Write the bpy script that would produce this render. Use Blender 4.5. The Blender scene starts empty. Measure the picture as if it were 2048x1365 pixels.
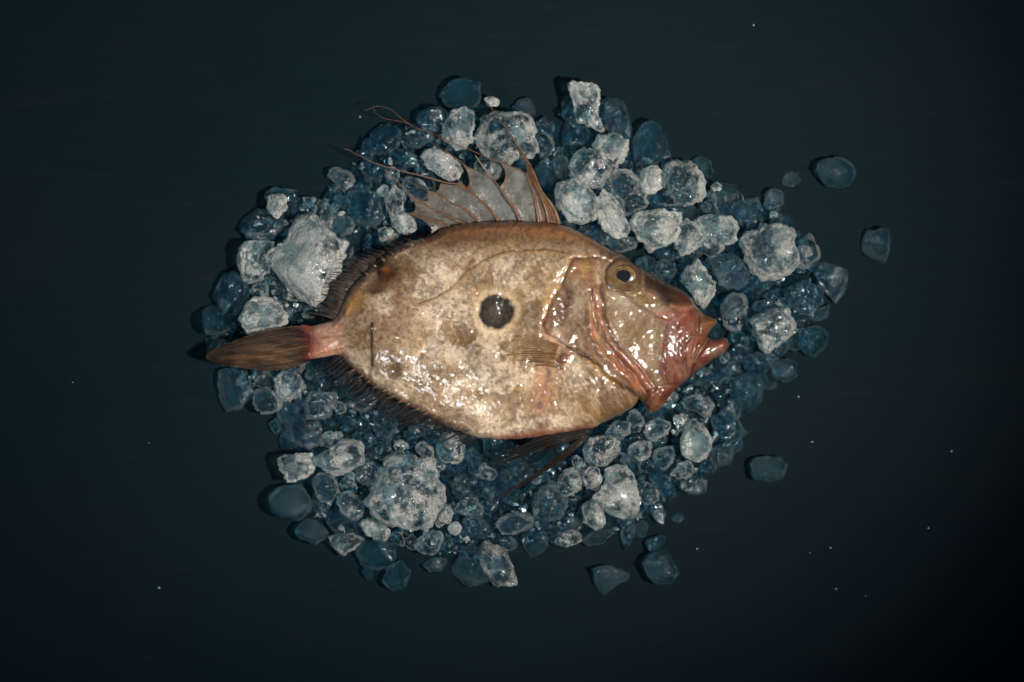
import bpy, bmesh, math, random
import numpy as np
from mathutils import Vector

# ------------------------------------------------------------------ camera, world, lamps, exposure
SC = bpy.context.scene
S = 0.0004                                  # metres on the board per photograph pixel
PW, PH = 2048, 1365
LENS = 85.0
CAMH = PW * S * LENS / 36.0                 # about 1.93 m above the board, looking straight down
R_ = math.radians

cam_d = bpy.data.cameras.new('camera')
cam_d.lens = LENS; cam_d.sensor_width = 36.0; cam_d.clip_start = 0.05; cam_d.clip_end = 50
cam = bpy.data.objects.new('camera', cam_d)
SC.collection.objects.link(cam)
cam.location = (0, 0, CAMH); cam.rotation_euler = (0, 0, 0)
SC.camera = cam

world = bpy.data.worlds.new('World'); SC.world = world; world.use_nodes = True
bg = world.node_tree.nodes['Background']
bg.inputs['Color'].default_value = (0.50, 0.80, 0.90, 1); bg.inputs['Strength'].default_value = 0.075

def spot(name, loc, target, power, color, radius, size, blend):
    d = bpy.data.lights.new(name, 'SPOT'); d.energy = power; d.color = color
    d.shadow_soft_size = radius; d.spot_size = R_(size); d.spot_blend = blend
    o = bpy.data.objects.new(name, d); SC.collection.objects.link(o)
    o.location = loc
    o.rotation_euler = (Vector(target) - Vector(loc)).to_track_quat('-Z', 'Y').to_euler()
    return o
spot('key_lamp', (0.74, -0.16, 1.42), (-0.11, 0.165, 0.0), 164, (1.0, 0.95, 0.86), 0.075, 45, 1.0)
spot('fill_lamp', (-0.42, -0.62, 1.28), (-0.08, 0.04, 0.0), 26, (0.88, 0.95, 1.0), 0.075, 22, 1.0)

SC.view_settings.view_transform = 'Standard'; SC.view_settings.look = 'None'
SC.view_settings.exposure = 0.0; SC.view_settings.gamma = 1.0
SC.view_settings.use_curve_mapping = False
cy = SC.cycles
cy.use_denoising = True
cy.max_bounces = 14; cy.transparent_max_bounces = 24; cy.transmission_bounces = 12; cy.diffuse_bounces = 4
cy.sample_clamp_indirect = 4.0

# ------------------------------------------------------------------ helpers
rng = np.random.default_rng(7)
def at(px, py, z=0.0):                      # where a photographed point lies, given its height above the board
    k = S * (1 - z / CAMH)
    return ((px - PW / 2) * k, (PH / 2 - py) * k, z)

def at_np(px, py, z):
    k = S * (1 - z / CAMH)
    return np.stack([(px - PW / 2) * k, (PH / 2 - py) * k, z], -1)

def tag(o, label=None, cat=None, group=None, kind=None):
    for k, v in (('label', label), ('category', cat), ('group', group), ('kind', kind)):
        if v: o[k] = v
    return o

def new_mesh(name, V, F, smooth=True, col=None):
    me = bpy.data.meshes.new(name)
    V = np.asarray(V, np.float32); F = np.asarray(F, np.int32)
    n, k = F.shape
    me.vertices.add(len(V)); me.vertices.foreach_set('co', V.ravel())
    me.loops.add(n * k); me.loops.foreach_set('vertex_index', F.ravel())
    me.polygons.add(n); me.polygons.foreach_set('loop_start', np.arange(0, n * k, k, dtype=np.int32))
    me.polygons.foreach_set('use_smooth', np.full(n, smooth, bool))
    me.update(calc_edges=True)
    if col is not None:
        a = me.attributes.new('tint', 'FLOAT_COLOR', 'POINT')
        col = np.asarray(col); c = np.ones((len(V), 4), np.float32); c[:, :col.shape[-1]] = col
        a.data.foreach_set('color', c.ravel())
    return me

def link(name, me, mat, parent=None, loc=None):
    o = bpy.data.objects.new(name, me)
    SC.collection.objects.link(o)
    if mat: me.materials.append(mat)
    if parent is not None: o.parent = parent
    if loc is not None: o.location = loc
    return o

def lin(c):
    c = np.asarray(c, float) / 255.0
    return np.where(c <= 0.04045, c / 12.92, ((c + 0.055) / 1.055) ** 2.4)

def _hash(ix, iy, iz, seed):
    h = (ix * 374761393 + iy * 668265263 + iz * 2147483647 + seed * 1274126177) & 0xffffffff
    h = ((h ^ (h >> 13)) * 1274126177) & 0xffffffff
    h = ((h ^ (h >> 16)) * 2246822519) & 0xffffffff
    return ((h ^ (h >> 15)) & 0xffff) / 32767.5 - 1.0

def vnoise(P, seed=0):
    P = np.asarray(P, float)
    if P.shape[-1] == 2: P = np.concatenate([P, np.zeros(P.shape[:-1] + (1,))], -1)
    i = np.floor(P).astype(np.int64); f = P - i
    u = f * f * f * (f * (f * 6 - 15) + 10)
    out = 0
    for dx in (0, 1):
        wx = u[..., 0] if dx else 1 - u[..., 0]
        for dy in (0, 1):
            wy = u[..., 1] if dy else 1 - u[..., 1]
            for dz in (0, 1):
                wz = u[..., 2] if dz else 1 - u[..., 2]
                out = out + wx * wy * wz * _hash(i[..., 0] + dx, i[..., 1] + dy, i[..., 2] + dz, seed)
    return out

def fbm(P, seed=0, oct=4, gain=0.5):
    a, s, t = 1.0, 0.0, 0.0
    P = np.asarray(P, float)
    for k in range(oct):
        s = s + a * vnoise(P * 2.0 ** k + 17.3 * k, seed + k); t += a; a *= gain
    return s / t

def sstep(a, b, x):
    t = np.clip((x - a) / (b - a), 0, 1); return t * t * (3 - 2 * t)

def spline(pts, n, closed=False):           # Catmull-Rom through the points, n samples evenly along its length
    P = np.asarray(pts, float); m = len(P)
    if m == 2 and not closed:
        t = np.linspace(0, 1, n)[:, None]; return P[0] * (1 - t) + P[1] * t
    if closed: Q = np.concatenate([P[-1:], P, P[:2]])
    else: Q = np.concatenate([2 * P[:1] - P[1:2], P, 2 * P[-1:] - P[-2:-1]])
    seg = len(Q) - 3; out = []
    t = np.linspace(0, 1, 16, endpoint=False)[:, None]
    for i in range(seg):
        a, b, c, d = Q[i], Q[i + 1], Q[i + 2], Q[i + 3]
        out.append(0.5 * (2 * b + (c - a) * t + (2 * a - 5 * b + 4 * c - d) * t ** 2 + (3 * b - a - 3 * c + d) * t ** 3))
    out = np.concatenate(out + [Q[-2][None]])
    L = np.concatenate([[0], np.cumsum(np.linalg.norm(np.diff(out, axis=0), axis=1))])
    s = np.linspace(0, L[-1], n, endpoint=not closed)
    return np.stack([np.interp(s, L, out[:, k]) for k in range(out.shape[1])], -1)

def spline_i(pts, n):                      # Catmull-Rom, evenly by control point
    P = np.asarray(pts, float); Q = np.concatenate([2 * P[:1] - P[1:2], P, 2 * P[-1:] - P[-2:-1]])
    u = np.linspace(0, len(P) - 1, n); i = np.minimum(u.astype(int), len(P) - 2); t = (u - i)[:, None]
    a, b, c, d = Q[i], Q[i + 1], Q[i + 2], Q[i + 3]
    return 0.5 * (2 * b + (c - a) * t + (2 * a - 5 * b + 4 * c - d) * t ** 2 + (3 * b - a - 3 * c + d) * t ** 3)

def dist_poly(X, Y, pts, closed=False):     # distance to a polyline, with the nearest point
    P = np.asarray(pts, float)
    if closed: P = np.concatenate([P, P[:1]])
    best = np.full(X.shape, 1e9); bx = np.zeros(X.shape); by = np.zeros(X.shape)
    for (x0, y0), (x1, y1) in zip(P[:-1], P[1:]):
        dx, dy = x1 - x0, y1 - y0; l2 = dx * dx + dy * dy + 1e-9
        t = np.clip(((X - x0) * dx + (Y - y0) * dy) / l2, 0, 1)
        qx, qy = x0 + t * dx, y0 + t * dy
        d = (X - qx) ** 2 + (Y - qy) ** 2
        m = d < best
        best = np.where(m, d, best); bx = np.where(m, qx, bx); by = np.where(m, qy, by)
    return np.sqrt(best), bx, by

def inside(X, Y, pts):
    P = np.asarray(pts, float); r = np.zeros(X.shape, bool)
    for (x0, y0), (x1, y1) in zip(P, np.roll(P, -1, 0)):
        if y0 == y1: continue
        c = ((y0 > Y) != (y1 > Y)) & (X < (x1 - x0) * (Y - y0) / (y1 - y0) + x0)
        r ^= c
    return r

def tube(P, rad, sides=6):                  # P: (n,3) metres, rad: (n,) metres
    P = np.asarray(P, float); n = len(P); rad = np.broadcast_to(rad, (n,))
    T = np.gradient(P, axis=0); T /= np.linalg.norm(T, axis=1)[:, None] + 1e-12
    up = np.array([0, 0, 1.0]); A = np.cross(T, up); A /= np.linalg.norm(A, axis=1)[:, None] + 1e-9
    B = np.cross(A, T)
    V = []
    for k in range(sides):
        a = 2 * math.pi * k / sides
        V.append(P + (A * math.cos(a) + B * math.sin(a)) * rad[:, None])
    V = np.stack(V, 1).reshape(-1, 3)
    F = []
    for i in range(n - 1):
        for k in range(sides):
            k2 = (k + 1) % sides
            F.append((i * sides + k, i * sides + k2, (i + 1) * sides + k2, (i + 1) * sides + k))
    return V, np.array(F)

def grid_faces(nu, nv):
    i, j = np.meshgrid(np.arange(nu - 1), np.arange(nv - 1), indexing='ij')
    a = (i * nv + j).ravel()
    return np.stack([a, a + 1, a + nv + 1, a + nv], -1)

# zoomed windows of the photograph in which the outlines below were measured: origin x, y and scale
WIN = {'R1': (390, 380, 3.413), 'R2': (670, 140, 3.413), 'R3': (1080, 140, 2.967), 'R4': (1060, 460, 3.413),
       'R5': (390, 680, 2.73), 'R6': (900, 760, 2.967), 'R7': (1300, 440, 2.527), 'R8': (640, 420, 2.844),
       'Z1': (680, 190, 6.827), 'Z2': (780, 290, 5.689), 'Z3': (590, 450, 6.827), 'Z4': (600, 690, 5.689),
       'Z5': (930, 830, 6.827), 'Z6': (1000, 640, 11.378), 'Z7': (400, 630, 6.827), 'P': (0, 0, 1.0), 'H': (1000, 400, 2.967)}
def px(win, txt):
    ox, oy, s = WIN[win]
    return np.array([[float(v) for v in p.split(',')] for p in txt.split()]) / s + (ox, oy)

# ------------------------------------------------------------------ materials
def mat(name):
    m = bpy.data.materials.new(name); m.use_nodes = True
    nt = m.node_tree; nt.nodes.clear()
    out = nt.nodes.new('ShaderNodeOutputMaterial')
    return m, nt, out
def nd(nt, typ, **kw):
    n = nt.nodes.new(typ)
    for k, v in kw.items():
        if k.startswith('i_'): n.inputs[k[2:].replace('_', ' ')].default_value = v
        else: setattr(n, k, v)
    return n
def math_n(nt, op, a, b=None, clamp=False):
    n = nt.nodes.new('ShaderNodeMath'); n.operation = op; n.use_clamp = clamp
    for i, v in enumerate((a, b)):
        if v is None: continue
        if isinstance(v, (int, float)): n.inputs[i].default_value = v
        else: nt.links.new(v, n.inputs[i])
    return n.outputs[0]
def remap(nt, v, a, b, c=0.0, d=1.0):
    n = nt.nodes.new('ShaderNodeMapRange'); n.clamp = True
    nt.links.new(v, n.inputs[0])
    for i, x in enumerate((a, b, c, d)): n.inputs[i + 1].default_value = x
    return n.outputs[0]
def noise_n(nt, vec, scale, detail=3.0, rough=0.55):
    n = nt.nodes.new('ShaderNodeTexNoise'); n.inputs['Scale'].default_value = scale
    n.inputs['Detail'].default_value = detail; n.inputs['Roughness'].default_value = rough
    if vec is not None: nt.links.new(vec, n.inputs['Vector'])
    return n.outputs['Fac']

def board_material():
    m, nt, out = mat('dark_teal_painted_wood')
    L = nt.links.new
    tc = nd(nt, 'ShaderNodeTexCoord')
    mp = nd(nt, 'ShaderNodeMapping'); mp.inputs['Scale'].default_value = (1, 14, 1); L(tc.outputs['Object'], mp.inputs['Vector'])
    grain = noise_n(nt, mp.outputs[0], 22, 6, 0.65)
    mp2 = nd(nt, 'ShaderNodeMapping'); mp2.inputs['Scale'].default_value = (0.35, 1, 1); L(tc.outputs['Object'], mp2.inputs['Vector'])
    big = noise_n(nt, mp2.outputs[0], 5.5, 3, 0.5)
    mp3 = nd(nt, 'ShaderNodeMapping'); mp3.inputs['Scale'].default_value = (1, 7, 1); mp3.inputs['Location'].default_value = (3.1, 0.7, 0); L(tc.outputs['Object'], mp3.inputs['Vector'])
    scuff = noise_n(nt, mp3.outputs[0], 9, 5, 0.6)
    base = nd(nt, 'ShaderNodeMix', data_type='RGBA')
    base.inputs[6].default_value = (0.0018, 0.0092, 0.0142, 1); base.inputs[7].default_value = (0.0034, 0.0102, 0.0130, 1)
    L(remap(nt, big, 0.35, 0.65), base.inputs[0])
    b2 = nd(nt, 'ShaderNodeMix', data_type='RGBA'); b2.inputs[7].default_value = (0.012, 0.0125, 0.0115, 1)
    L(base.outputs[2], b2.inputs[6])
    L(math_n(nt, 'MULTIPLY', remap(nt, scuff, 0.58, 0.74), remap(nt, grain, 0.35, 0.7, 0.05, 0.45)), b2.inputs[0])
    hs = nd(nt, 'ShaderNodeHueSaturation'); L(b2.outputs[2], hs.inputs['Color'])
    L(math_n(nt, 'MULTIPLY', remap(nt, grain, 0.3, 0.7, 0.90, 1.10), remap(nt, noise_n(nt, tc.outputs['Object'], 900, 2, 0.7), 0.3, 0.7, 0.86, 1.16)), hs.inputs['Value'])
    p = nd(nt, 'ShaderNodeBsdfPrincipled'); L(hs.outputs[0], p.inputs['Base Color'])
    p.inputs['Roughness'].default_value = 0.7; p.inputs['Specular IOR Level'].default_value = 0.05
    bp = nd(nt, 'ShaderNodeBump'); bp.inputs['Strength'].default_value = 0.08; bp.inputs['Distance'].default_value = 0.001
    L(grain, bp.inputs['Height']); L(bp.outputs[0], p.inputs['Normal'])
    L(p.outputs[0], out.inputs[0])
    return m

def ice_material():
    """Ice: clear where wet, white where frosted. object colour R = how frosted, G = strength of the painted inner light."""
    m, nt, out = mat('ice')
    L = nt.links.new
    tc = nd(nt, 'ShaderNodeTexCoord'); oi = nd(nt, 'ShaderNodeObjectInfo')
    add = nd(nt, 'ShaderNodeVectorMath', operation='ADD')
    sc = nd(nt, 'ShaderNodeVectorMath', operation='SCALE'); sc.inputs[0].default_value = (1.0, 1.7, 0.6)
    L(oi.outputs['Random'], sc.inputs['Scale']); L(tc.outputs['Object'], add.inputs[0]); L(sc.outputs[0], add.inputs[1])
    sc2 = nd(nt, 'ShaderNodeVectorMath', operation='SCALE'); L(add.outputs[0], sc2.inputs[0]); L(remap(nt, oi.outputs['Random'], 0, 1, 0.65, 1.45), sc2.inputs['Scale'])
    v = sc2.outputs[0]
    sep = nd(nt, 'ShaderNodeSeparateColor'); L(oi.outputs['Color'], sep.inputs[0])
    frost_o, inner_light_o = sep.outputs[0], sep.outputs[1]
    patch = noise_n(nt, v, 52, 4, 0.62)
    fine = noise_n(nt, v, 520, 4, 0.7)
    mid = noise_n(nt, v, 210, 3, 0.6)
    vor = nd(nt, 'ShaderNodeTexVoronoi'); vor.inputs['Scale'].default_value = 620; L(v, vor.inputs['Vector'])
    pits = remap(nt, vor.outputs['Distance'], 0.10, 0.45)
    at_n = nd(nt, 'ShaderNodeAttribute'); at_n.attribute_name = 'rim'      # frosted skirt and painted edge highlight, stored on the mesh
    rim = at_n.outputs['Fac']
    # frost mask: sharp-edged veils inside, a crust on the skirt, pits and specks over both
    veil = math_n(nt, 'ADD', math_n(nt, 'MULTIPLY', math_n(nt, 'SUBTRACT', patch, 0.5), 5.0), math_n(nt, 'MULTIPLY', math_n(nt, 'SUBTRACT', mid, 0.5), 1.8))
    veil = math_n(nt, 'ADD', veil, math_n(nt, 'SUBTRACT', math_n(nt, 'MULTIPLY', frost_o, 1.6), 1.0))
    veil = math_n(nt, 'MULTIPLY', remap(nt, veil, -0.15, 0.45), remap(nt, frost_o, 0.05, 0.45))
    crust = math_n(nt, 'ADD', rim, math_n(nt, 'MULTIPLY', math_n(nt, 'SUBTRACT', mid, 0.5), 1.5))
    crust = remap(nt, math_n(nt, 'ADD', crust, math_n(nt, 'MULTIPLY', math_n(nt, 'SUBTRACT', patch, 0.52), 2.2)), 0.40, 1.0)
    crust = math_n(nt, 'MULTIPLY', crust, remap(nt, frost_o, 0.20, 0.80, 0.07, 1.0))
    frost = math_n(nt, 'MAXIMUM', math_n(nt, 'MULTIPLY', veil, 0.72), crust)
    speck = remap(nt, fine, 0.56, 0.68)
    frost = math_n(nt, 'MAXIMUM', frost, math_n(nt, 'MULTIPLY', speck, remap(nt, frost_o, 0.05, 0.6, 0.0, 0.5)))
    frost = math_n(nt, 'MULTIPLY', frost, math_n(nt, 'MULTIPLY', remap(nt, pits, 0, 1, 0.58, 1.0), remap(nt, fine, 0.30, 0.62, 0.42, 1.0)))
    frost = math_n(nt, 'MULTIPLY', frost, 0.76)
    # bump
    h = math_n(nt, 'ADD', math_n(nt, 'MULTIPLY', fine, 0.6), math_n(nt, 'MULTIPLY', mid, 1.2))
    h = math_n(nt, 'ADD', h, math_n(nt, 'MULTIPLY', pits, 0.25))
    bp = nd(nt, 'ShaderNodeBump'); bp.inputs['Strength'].default_value = 0.8; bp.inputs['Distance'].default_value = 0.001
    L(h, bp.inputs['Height'])
    bs = nd(nt, 'ShaderNodeBump'); bs.inputs['Strength'].default_value = 0.25; bs.inputs['Distance'].default_value = 0.0012
    L(mid, bs.inputs['Height'])
    gl = nd(nt, 'ShaderNodeBsdfGlass'); gl.inputs['IOR'].default_value = 1.31; gl.inputs['Roughness'].default_value = 0.06
    gl.inputs['Color'].default_value = (0.72, 0.93, 1.0, 1); L(bs.outputs[0], gl.inputs['Normal'])
    tr = nd(nt, 'ShaderNodeBsdfTransparent'); tr.inputs['Color'].default_value = (0.80, 0.93, 0.97, 1)
    m1 = nd(nt, 'ShaderNodeMixShader'); m1.inputs[0].default_value = 0.38; L(gl.outputs[0], m1.inputs[1]); L(tr.outputs[0], m1.inputs[2])
    # bluish tint standing in for light focused and scattered inside the ice
    df = nd(nt, 'ShaderNodeBsdfDiffuse'); df.inputs['Color'].default_value = (0.012, 0.17, 0.245, 1); L(bp.outputs[0], df.inputs['Normal'])
    tl = nd(nt, 'ShaderNodeBsdfTranslucent'); tl.inputs['Color'].default_value = (0.018, 0.24, 0.33, 1)
    mc = nd(nt, 'ShaderNodeMixShader'); mc.inputs[0].default_value = 0.45; L(df.outputs[0], mc.inputs[1]); L(tl.outputs[0], mc.inputs[2])
    m2 = nd(nt, 'ShaderNodeMixShader'); L(m1.outputs[0], m2.inputs[1]); L(mc.outputs[0], m2.inputs[2])
    cl = math_n(nt, 'ADD', remap(nt, patch, 0.36, 0.66, 0.15, 1.35), math_n(nt, 'MULTIPLY', remap(nt, mid, 0.52, 0.66), 0.6))
    cl = math_n(nt, 'ADD', cl, math_n(nt, 'MULTIPLY', remap(nt, rim, 0.55, 1.0), 0.2))  # edge highlight painted as extra tint along the rim
    L(math_n(nt, 'MULTIPLY', inner_light_o, cl), m2.inputs[0])
    # frost
    fd = nd(nt, 'ShaderNodeBsdfDiffuse'); fd.inputs['Color'].default_value = (0.72, 0.68, 0.63, 1); L(bp.outputs[0], fd.inputs['Normal'])
    ft = nd(nt, 'ShaderNodeBsdfTranslucent'); ft.inputs['Color'].default_value = (0.60, 0.60, 0.59, 1)
    mf = nd(nt, 'ShaderNodeMixShader'); mf.inputs[0].default_value = 0.25; L(fd.outputs[0], mf.inputs[1]); L(ft.outputs[0], mf.inputs[2])
    m3 = nd(nt, 'ShaderNodeMixShader'); L(frost, m3.inputs[0]); L(m2.outputs[0], m3.inputs[1]); L(mf.outputs[0], m3.inputs[2])
    # wet gloss
    gs = nd(nt, 'ShaderNodeBsdfGlossy'); gs.inputs['Roughness'].default_value = 0.06; L(bp.outputs[0], gs.inputs['Normal'])
    m4 = nd(nt, 'ShaderNodeMixShader'); m4.inputs[0].default_value = 0.025; L(m3.outputs[0], m4.inputs[1]); L(gs.outputs[0], m4.inputs[2])
    L(m4.outputs[0], out.inputs[0])
    return m

def water_material():
    m, nt, out = mat('water')
    p = nd(nt, 'ShaderNodeBsdfPrincipled')
    p.inputs['Base Color'].default_value = (0.7, 0.9, 1, 1); p.inputs['Roughness'].default_value = 0.06
    p.inputs['Transmission Weight'].default_value = 0.85; p.inputs['IOR'].default_value = 1.33
    nt.links.new(p.outputs[0], out.inputs[0])
    return m

def skin_material():
    m, nt, out = mat('wet_fish_skin')
    L = nt.links.new
    tc = nd(nt, 'ShaderNodeTexCoord')
    a = nd(nt, 'ShaderNodeAttribute'); a.attribute_name = 'tint'
    v = tc.outputs['Object']
    mot = noise_n(nt, v, 260, 5, 0.7)
    mot2 = noise_n(nt, v, 900, 3, 0.7)
    hs = nd(nt, 'ShaderNodeHueSaturation'); L(a.outputs['Color'], hs.inputs['Color'])
    L(math_n(nt, 'MULTIPLY', remap(nt, mot, 0.3, 0.7, 0.68, 1.20), remap(nt, mot2, 0.32, 0.68, 0.74, 1.18)), hs.inputs['Value'])
    p = nd(nt, 'ShaderNodeBsdfPrincipled'); L(hs.outputs[0], p.inputs['Base Color'])
    p.inputs['Roughness'].default_value = 0.45; p.inputs['Specular IOR Level'].default_value = 0.15
    p.inputs['Subsurface Weight'].default_value = 0.03; p.inputs['Subsurface Radius'].default_value = (1.0, 0.4, 0.25); p.inputs['Subsurface Scale'].default_value = 0.003
    p.inputs['Coat Weight'].default_value = 1.0; p.inputs['Coat Roughness'].default_value = 0.06; p.inputs['Coat IOR'].default_value = 1.5
    w1 = noise_n(nt, v, 130, 2, 0.5); w2 = noise_n(nt, v, 480, 2, 0.5)
    h = math_n(nt, 'ADD', math_n(nt, 'MULTIPLY', w1, 1.1), math_n(nt, 'MULTIPLY', w2, 0.85))
    b1 = nd(nt, 'ShaderNodeBump'); b1.inputs['Strength'].default_value = 0.5; b1.inputs['Distance'].default_value = 0.00065; L(h, b1.inputs['Height'])
    L(b1.outputs[0], p.inputs['Coat Normal'])
    b2 = nd(nt, 'ShaderNodeBump'); b2.inputs['Strength'].default_value = 0.35; b2.inputs['Distance'].default_value = 0.0006; L(w2, b2.inputs['Height'])
    L(b2.outputs[0], p.inputs['Normal'])
    L(p.outputs[0], out.inputs[0])
    return m

def fin_material(name, clear, gloss_rough=0.18, coat=0.6):
    m, nt, out = mat(name)
    L = nt.links.new
    tc = nd(nt, 'ShaderNodeTexCoord'); a = nd(nt, 'ShaderNodeAttribute'); a.attribute_name = 'tint'
    n1 = noise_n(nt, tc.outputs['Object'], 320, 4, 0.65)
    hs = nd(nt, 'ShaderNodeHueSaturation'); L(a.outputs['Color'], hs.inputs['Color']); L(remap(nt, n1, 0.3, 0.7, 0.72, 1.25), hs.inputs['Value'])
    p = nd(nt, 'ShaderNodeBsdfPrincipled'); L(hs.outputs[0], p.inputs['Base Color'])
    p.inputs['Roughness'].default_value = 0.45; p.inputs['Specular IOR Level'].default_value = 0.15; p.inputs['Coat Weight'].default_value = coat * 0.7; p.inputs['Coat Roughness'].default_value = gloss_rough * 0.8
    n2 = noise_n(nt, tc.outputs['Object'], 420, 2, 0.6)
    b = nd(nt, 'ShaderNodeBump'); b.inputs['Strength'].default_value = 0.5; b.inputs['Distance'].default_value = 0.001; L(n2, b.inputs['Height'])
    L(b.outputs[0], p.inputs['Coat Normal'])
    tl = nd(nt, 'ShaderNodeBsdfTranslucent'); L(hs.outputs[0], tl.inputs['Color'])
    m1 = nd(nt, 'ShaderNodeMixShader'); m1.inputs[0].default_value = 0.2; L(p.outputs[0], m1.inputs[1]); L(tl.outputs[0], m1.inputs[2])
    tr = nd(nt, 'ShaderNodeBsdfTransparent')
    m2 = nd(nt, 'ShaderNodeMixShader'); L(m1.outputs[0], m2.inputs[1]); L(tr.outputs[0], m2.inputs[2])
    L(math_n(nt, 'SUBTRACT', 1.0, math_n(nt, 'MULTIPLY', a.outputs['Alpha'], 1.0 - clear)), m2.inputs[0])
    L(m2.outputs[0], out.inputs[0])
    return m

def eye_material(name, col, rough, coat=1.0):
    m, nt, out = mat(name)
    p = nd(nt, 'ShaderNodeBsdfPrincipled')
    p.inputs['Roughness'].default_value = rough; p.inputs['Coat Weight'].default_value = coat; p.inputs['Coat Roughness'].default_value = 0.04
    p.inputs['Specular IOR Level'].default_value = 0.2 * coat
    if col is None:
        a = nd(nt, 'ShaderNodeAttribute'); a.attribute_name = 'tint'; nt.links.new(a.outputs['Color'], p.inputs['Base Color'])
    else: p.inputs['Base Color'].default_value = (*col, 1)
    nt.links.new(p.outputs[0], out.inputs[0])
    return m

M_BOARD, M_ICE, M_WATER, M_SKIN = board_material(), ice_material(), water_material(), skin_material()
M_MEMB = fin_material('clear_fin_membrane', 0.36, 0.2, 0.5)
M_FIN = fin_material('fin_skin', 0.16, 0.16, 0.7)
M_DARKFIN = fin_material('thin_dark_fin_skin', 0.36, 0.12, 0.5)
M_RAY = fin_material('fin_ray', 0.0, 0.10, 0.6)

# ------------------------------------------------------------------ the board
def build_board():
    bx, by, t = 1.3, 1.0, 0.022
    bm = bmesh.new()
    bmesh.ops.create_cube(bm, size=1.0)
    for v in bm.verts: v.co = (v.co.x * 2 * bx, v.co.y * 2 * by, (v.co.z - 0.5) * t)
    bmesh.ops.bevel(bm, geom=bm.edges[:], offset=0.003, segments=2, affect='EDGES')
    me = bpy.data.meshes.new('table'); bm.to_mesh(me); bm.free()
    o = link('table', me, M_BOARD)
    tag(o, 'dark teal painted wooden board under the ice and the fish', 'table', kind='structure')
build_board()

# ------------------------------------------------------------------ the fish
ZM = 0.030                                   # mid-plane of the fish above the board
U = S                                        # relief is given in photograph pixels too
fish = bpy.data.objects.new('fish', None); SC.collection.objects.link(fish)
fish.empty_display_size = 0.05
FX, FY, FZ = at(1000, 650, ZM)
fish.location = (FX, FY, 0)
tag(fish, 'whole flat brown fish with a black spot on its flank lying on crushed ice', 'fish')
def loc3(V):                                 # world points to the fish's own frame
    return np.asarray(V) - np.array([FX, FY, 0])

OUT = np.concatenate([
    px('P', '600,654 622,652 650,645 668,638 679,622 686,606 700,579 727,547 756,518 800,491 844,476 870,467 890,456 919,448 963,444 1022,442 1080,444 1118,448 1140,455 1183,476 1210,493'),
    px('R4', '560,140 650,180 720,240 780,272 900,340 1000,390 1090,450 1130,512 1190,575 1240,596 1276,622 1268,645 1245,672 1225,705 1214,728 1250,742 1330,735 1356,772 1345,822 1270,878 1160,953 1050,1042 960,1132 900,1215 830,1250 797,1240 780,1205 765,1180 748,1160 738,1140 730,1175 700,1215 600,1270 480,1330'),
    px('P', '1186,857 1156,862 1102,871 1052,877 994,880 957,876 921,864 886,850 851,832 816,814 781,794 746,775 717,750 694,727 680,711 654,714 624,718 600,716')])
OUTD = spline(OUT, 700, closed=True)
_t = np.roll(OUTD, -1, 0) - np.roll(OUTD, 1, 0); _t /= np.linalg.norm(_t, axis=1)[:, None]
_nrm = np.stack([_t[:, 1], -_t[:, 0]], -1)
_amp = np.where(OUTD[:, 0] < 700, 0.5, 1.0)
OUTD = OUTD + _nrm * (_amp * (1.3 * fbm(OUTD / 14.0, 301, 3) + 0.9 * vnoise(OUTD / 5.0, 303)))[:, None]

# --- lines of the head and flank used for relief and colour alike
GILL = px('R4', '290,200 240,330 195,430 150,510 110,580 88,645 140,710 210,770 280,810 360,860 430,905 520,1000 640,1080 740,1140')
PREOP = px('R4', '445,400 455,520 480,640 530,740 600,830 690,920 770,1000 820,1080')
PREOP2 = px('R4', '400,500 405,640 430,730 500,840 590,930 680,1010 760,1090')
LATERAL = px('R8', '560,535 640,500 740,440 810,375 880,325 950,285 1020,260 1100,240 1180,232 1300,236 1420,250')
HLINE = px('R8', '0,722 130,712 280,695 420,684 480,660')
SORE = px('R3', '0,0 1,1')
CHEEK = px('R4', '520,430 620,450 740,520 860,570 905,650 885,770 890,900 850,950 780,960 690,860 600,750 535,630')
MAXIL = px('R4', '860,590 940,555 1100,530 1150,580 1150,700 1190,740 1130,900 1100,1000 1000,1060 900,1040 880,930 905,760 920,660')
PREMAX = px('R4', '1150,590 1190,575 1276,622 1245,672 1212,730 1130,890 1105,870 1150,700')
LJAW = px('R4', '1115,905 1215,728 1330,735 1356,772 1345,822 1270,878 1160,953 1050,1042 960,1132 900,1215 830,1250 797,1240 765,1180 800,1100 900,1065 1020,1050 1090,990')
SNOUT = px('R4', '540,150 650,180 780,272 900,340 1000,390 1090,450 1130,512 1000,525 880,500 800,440 770,360 700,250 600,190')
SUBORB = px('R4', '580,420 680,420 760,390 860,430 890,520 780,530 680,480')
OPERC = px('R4', '290,200 440,230 450,400 420,560 430,720 500,840 590,930 680,1010 760,1100 740,1140 640,1080 520,1000 420,905 280,810 140,710 88,645 150,510 220,380')

def sdist(X, Y, poly):                       # positive inside
    d = dist_poly(X, Y, poly, True)[0]
    return np.where(inside(X, Y, poly), d, -d)

def ell(d, w):
    t = 1 - np.clip(d / w, 0, 1); return np.sqrt(np.clip(1 - t * t, 0, 1))

def boxblur(A, r, it=3):
    for _ in range(it):
        for ax in (0, 1):
            pad = [(0, 0), (0, 0)]; pad[ax] = (r + 1, r)
            c = np.cumsum(np.pad(A, pad, mode='edge'), axis=ax)
            n = A.shape[ax]
            A = (np.take(c, np.arange(2 * r + 1, n + 2 * r + 1), ax) - np.take(c, np.arange(0, n), ax)) / (2 * r + 1)
    return A

def warp(X, Y, a=3.2):
    P = np.stack([X, Y], -1)
    return (X + a * fbm(P / 17, 201, 3) + 1.2 * a * fbm(P / 50, 205, 2), Y + a * fbm(P / 17, 211, 3) + 1.2 * a * fbm(P / 50, 215, 2))

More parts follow.
